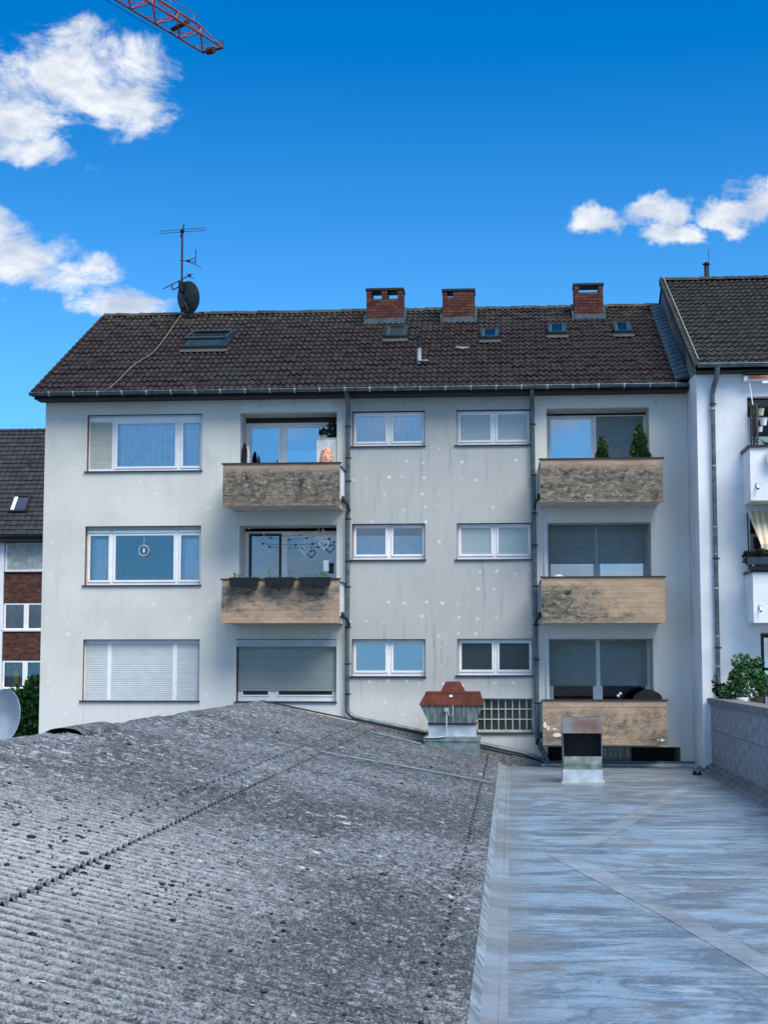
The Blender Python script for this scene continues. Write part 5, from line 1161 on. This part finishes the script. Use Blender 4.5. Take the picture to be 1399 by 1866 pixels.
tm3, tmb3 = tile_mesh('tile', TILE3, .30, .36, .014, 1, .03); fth = math.atan((17.62 - 11.75) / 5.4)
tiling(FRF, tm3, tmb3, TILE3, (-25.8, 35.58, 11.74), fth, 12, 24, .30, 7.976 / 24, 288, 'x', .004, 15)
tiling(FRF, tm3, tmb3, TILE3, (-37.8, 35.58, 11.74), fth, 40, 24, .30, 7.976 / 24, 0, 'left_tiles', .004, 16, FR)
q = MB(); gutter(q, -38, -19.3, 35.4, 11.72, .09); obj('gutter', q, GREENFR, FR)
q = MB()
for i in range(60): q.tube([(-37.9 + i * .34, 41, 17.64), (-37.9 + i * .34 + .34, 41, 17.61)], .12, 6)
obj('ridge_tiles', q, TILE3, FR)
def fslab(mb, x0, x1, a, b_, h0, h1, sk=0):
    ux, uz = math.cos(fth), math.sin(fth); P8 = []
    for h in (h0, h1):
        for x, t in ((x0, a), (x1, a), (x1, b_), (x0, b_)): P8.append((x, 35.6 + t * ux - h * uz, 11.75 + t * uz + h * ux))
    i = len(mb.v); mb.v += P8
    for q_ in ((3, 2, 1, 0), (4, 5, 6, 7), (0, 1, 5, 4), (1, 2, 6, 5), (2, 3, 7, 6), (3, 0, 4, 7)): mb.f.append(tuple(i + k for k in q_)); mb.m.append(0)
q = MB(); fslab(q, -24.28, -24.2, 1.55, 2.75, .04, .16); fslab(q, -23.48, -23.4, 1.55, 2.75, .04, .16); fslab(q, -24.2, -23.48, 1.55, 1.65, .04, .16); fslab(q, -24.2, -23.48, 2.65, 2.75, .04, .16); SK = obj('skylight', q, DARK, FR)
q = MB(); fslab(q, -24.2, -23.48, 1.65, 2.65, .10, .11); obj('pane', q, GLASS_HI, SK); q = MB(); fslab(q, -24.19, -24.02, 1.66, 2.64, .115, .125); obj('inner_frame', q, WHITE, SK)
q = MB(); q.tube([(-24.0, 39.0, 15.4), (-24.0, 39.0, 15.95)], .06, 8); obj('vent_pipe', q, DARK, FR)

# ================================================================== tower crane
TC = thing('tower_crane', (-36.5, 3, 0), 'red lattice crane jib reaching into the sky at the top left', 'tower crane')
tip = Vector((-17.25, 50.6, 41.75)); dj = Vector((.402, .9157, 0)); sj = Vector((.9157, -.402, 0)); zz = Vector((0, 0, 1)); JL = 52; hw, hh = .72, 1.0
A = lambda t: tip - dj * t - sj * hw; B = lambda t: tip - dj * t + sj * hw; C_ = lambda t: tip - dj * t + zz * hh
ch = MB(); ch.bar(A(0), A(JL), .11); ch.bar(B(.0), B(JL), .11); ch.bar(C_(1.2), C_(JL), .12); obj('jib_chord', ch, RED, TC)
la = MB(); st = 2.3; t = 0
while t < JL:
    e = t + st; mdl = t + st / 2
    for Q in (A, B): la.bar(Q(t), C_(max(1.2, mdl)), .06); la.bar(C_(max(1.2, mdl)), Q(e), .06)
    la.bar(A(t), B(t), .06); la.bar(A(t), B(e), .05); la.bar(B(t), A(mdl), .035)
    t = e
obj('jib_lattice', la, RED, TC)
hr = MB(); t = 2.0
while t < JL: hr.bar(C_(t), C_(t) + zz * .45 + sj * .1, .04); t += 2.3
hr.bar(C_(2) + zz * .45 + sj * .1, C_(JL) + zz * .45 + sj * .1, .04); obj('handrail', hr, RED, TC)
e_ = MB(); e_.bar(A(0), B(0), .12); e_.tube([tip + zz * -.1 - dj * .2 - sj * .25, tip + zz * -.1 - dj * .2 + sj * .25], .22, 10); e_.bar(B(0), B(0) + zz * .5, .09); obj('jib_head', e_, simple('crane_head', (.09, .035, .03), .6), TC)
e_ = MB(); e_.bar(A(3) + zz * .3, B(3.5) + zz * .25, .25); obj('trolley', e_, DARK, TC)
rp_ = MB(); rp_.bar(A(4) - zz * .1 - sj * .3, A(JL) - zz * .3 - sj * .3, .03); obj('hoist_rope', rp_, DARK, TC)
base = tip - dj * JL; mt = MB()
for sx, sy in ((-1, -1), (1, -1), (1, 1), (-1, 1)): mt.bar((base.x + sx * .9, base.y + sy * .9, 0), (base.x + sx * .9, base.y + sy * .9, 44), .16)
z = 0
while z < 43:
    for (ax, ay), (bx, by) in (((-1, -1), (1, -1)), ((1, -1), (1, 1)), ((1, 1), (-1, 1)), ((-1, 1), (-1, -1))): mt.bar((base.x + ax * .9, base.y + ay * .9, z), (base.x + bx * .9, base.y + by * .9, z + 1.8), .07); mt.bar((base.x + ax * .9, base.y + ay * .9, z), (base.x + bx * .9, base.y + by * .9, z), .07)
    z += 1.8
obj('mast', mt, RED, TC)
cj = MB(); 
for s in (-1, 1): cj.bar(base + sj * s * .7, base - dj * 12 + sj * s * .7, .12)
for i in range(7): cj.bar(base - dj * i * 2 + sj * .7, base - dj * i * 2 - sj * .7, .07)
obj('counter_jib', cj, RED, TC); q = MB(); c = base - dj * 11 - zz * .8; q.box(c.x - 1, c.x + 1, c.y - 1, c.y + 1, c.z - 1, c.z + 1); obj('counterweight', q, simple('ballast', (.3, .3, .3)), TC)

# ------------------------------------------------------------------ render settings
S.render.engine = 'CYCLES'
S.cycles.max_bounces = 8; S.cycles.transparent_max_bounces = 12; S.cycles.diffuse_bounces = 4
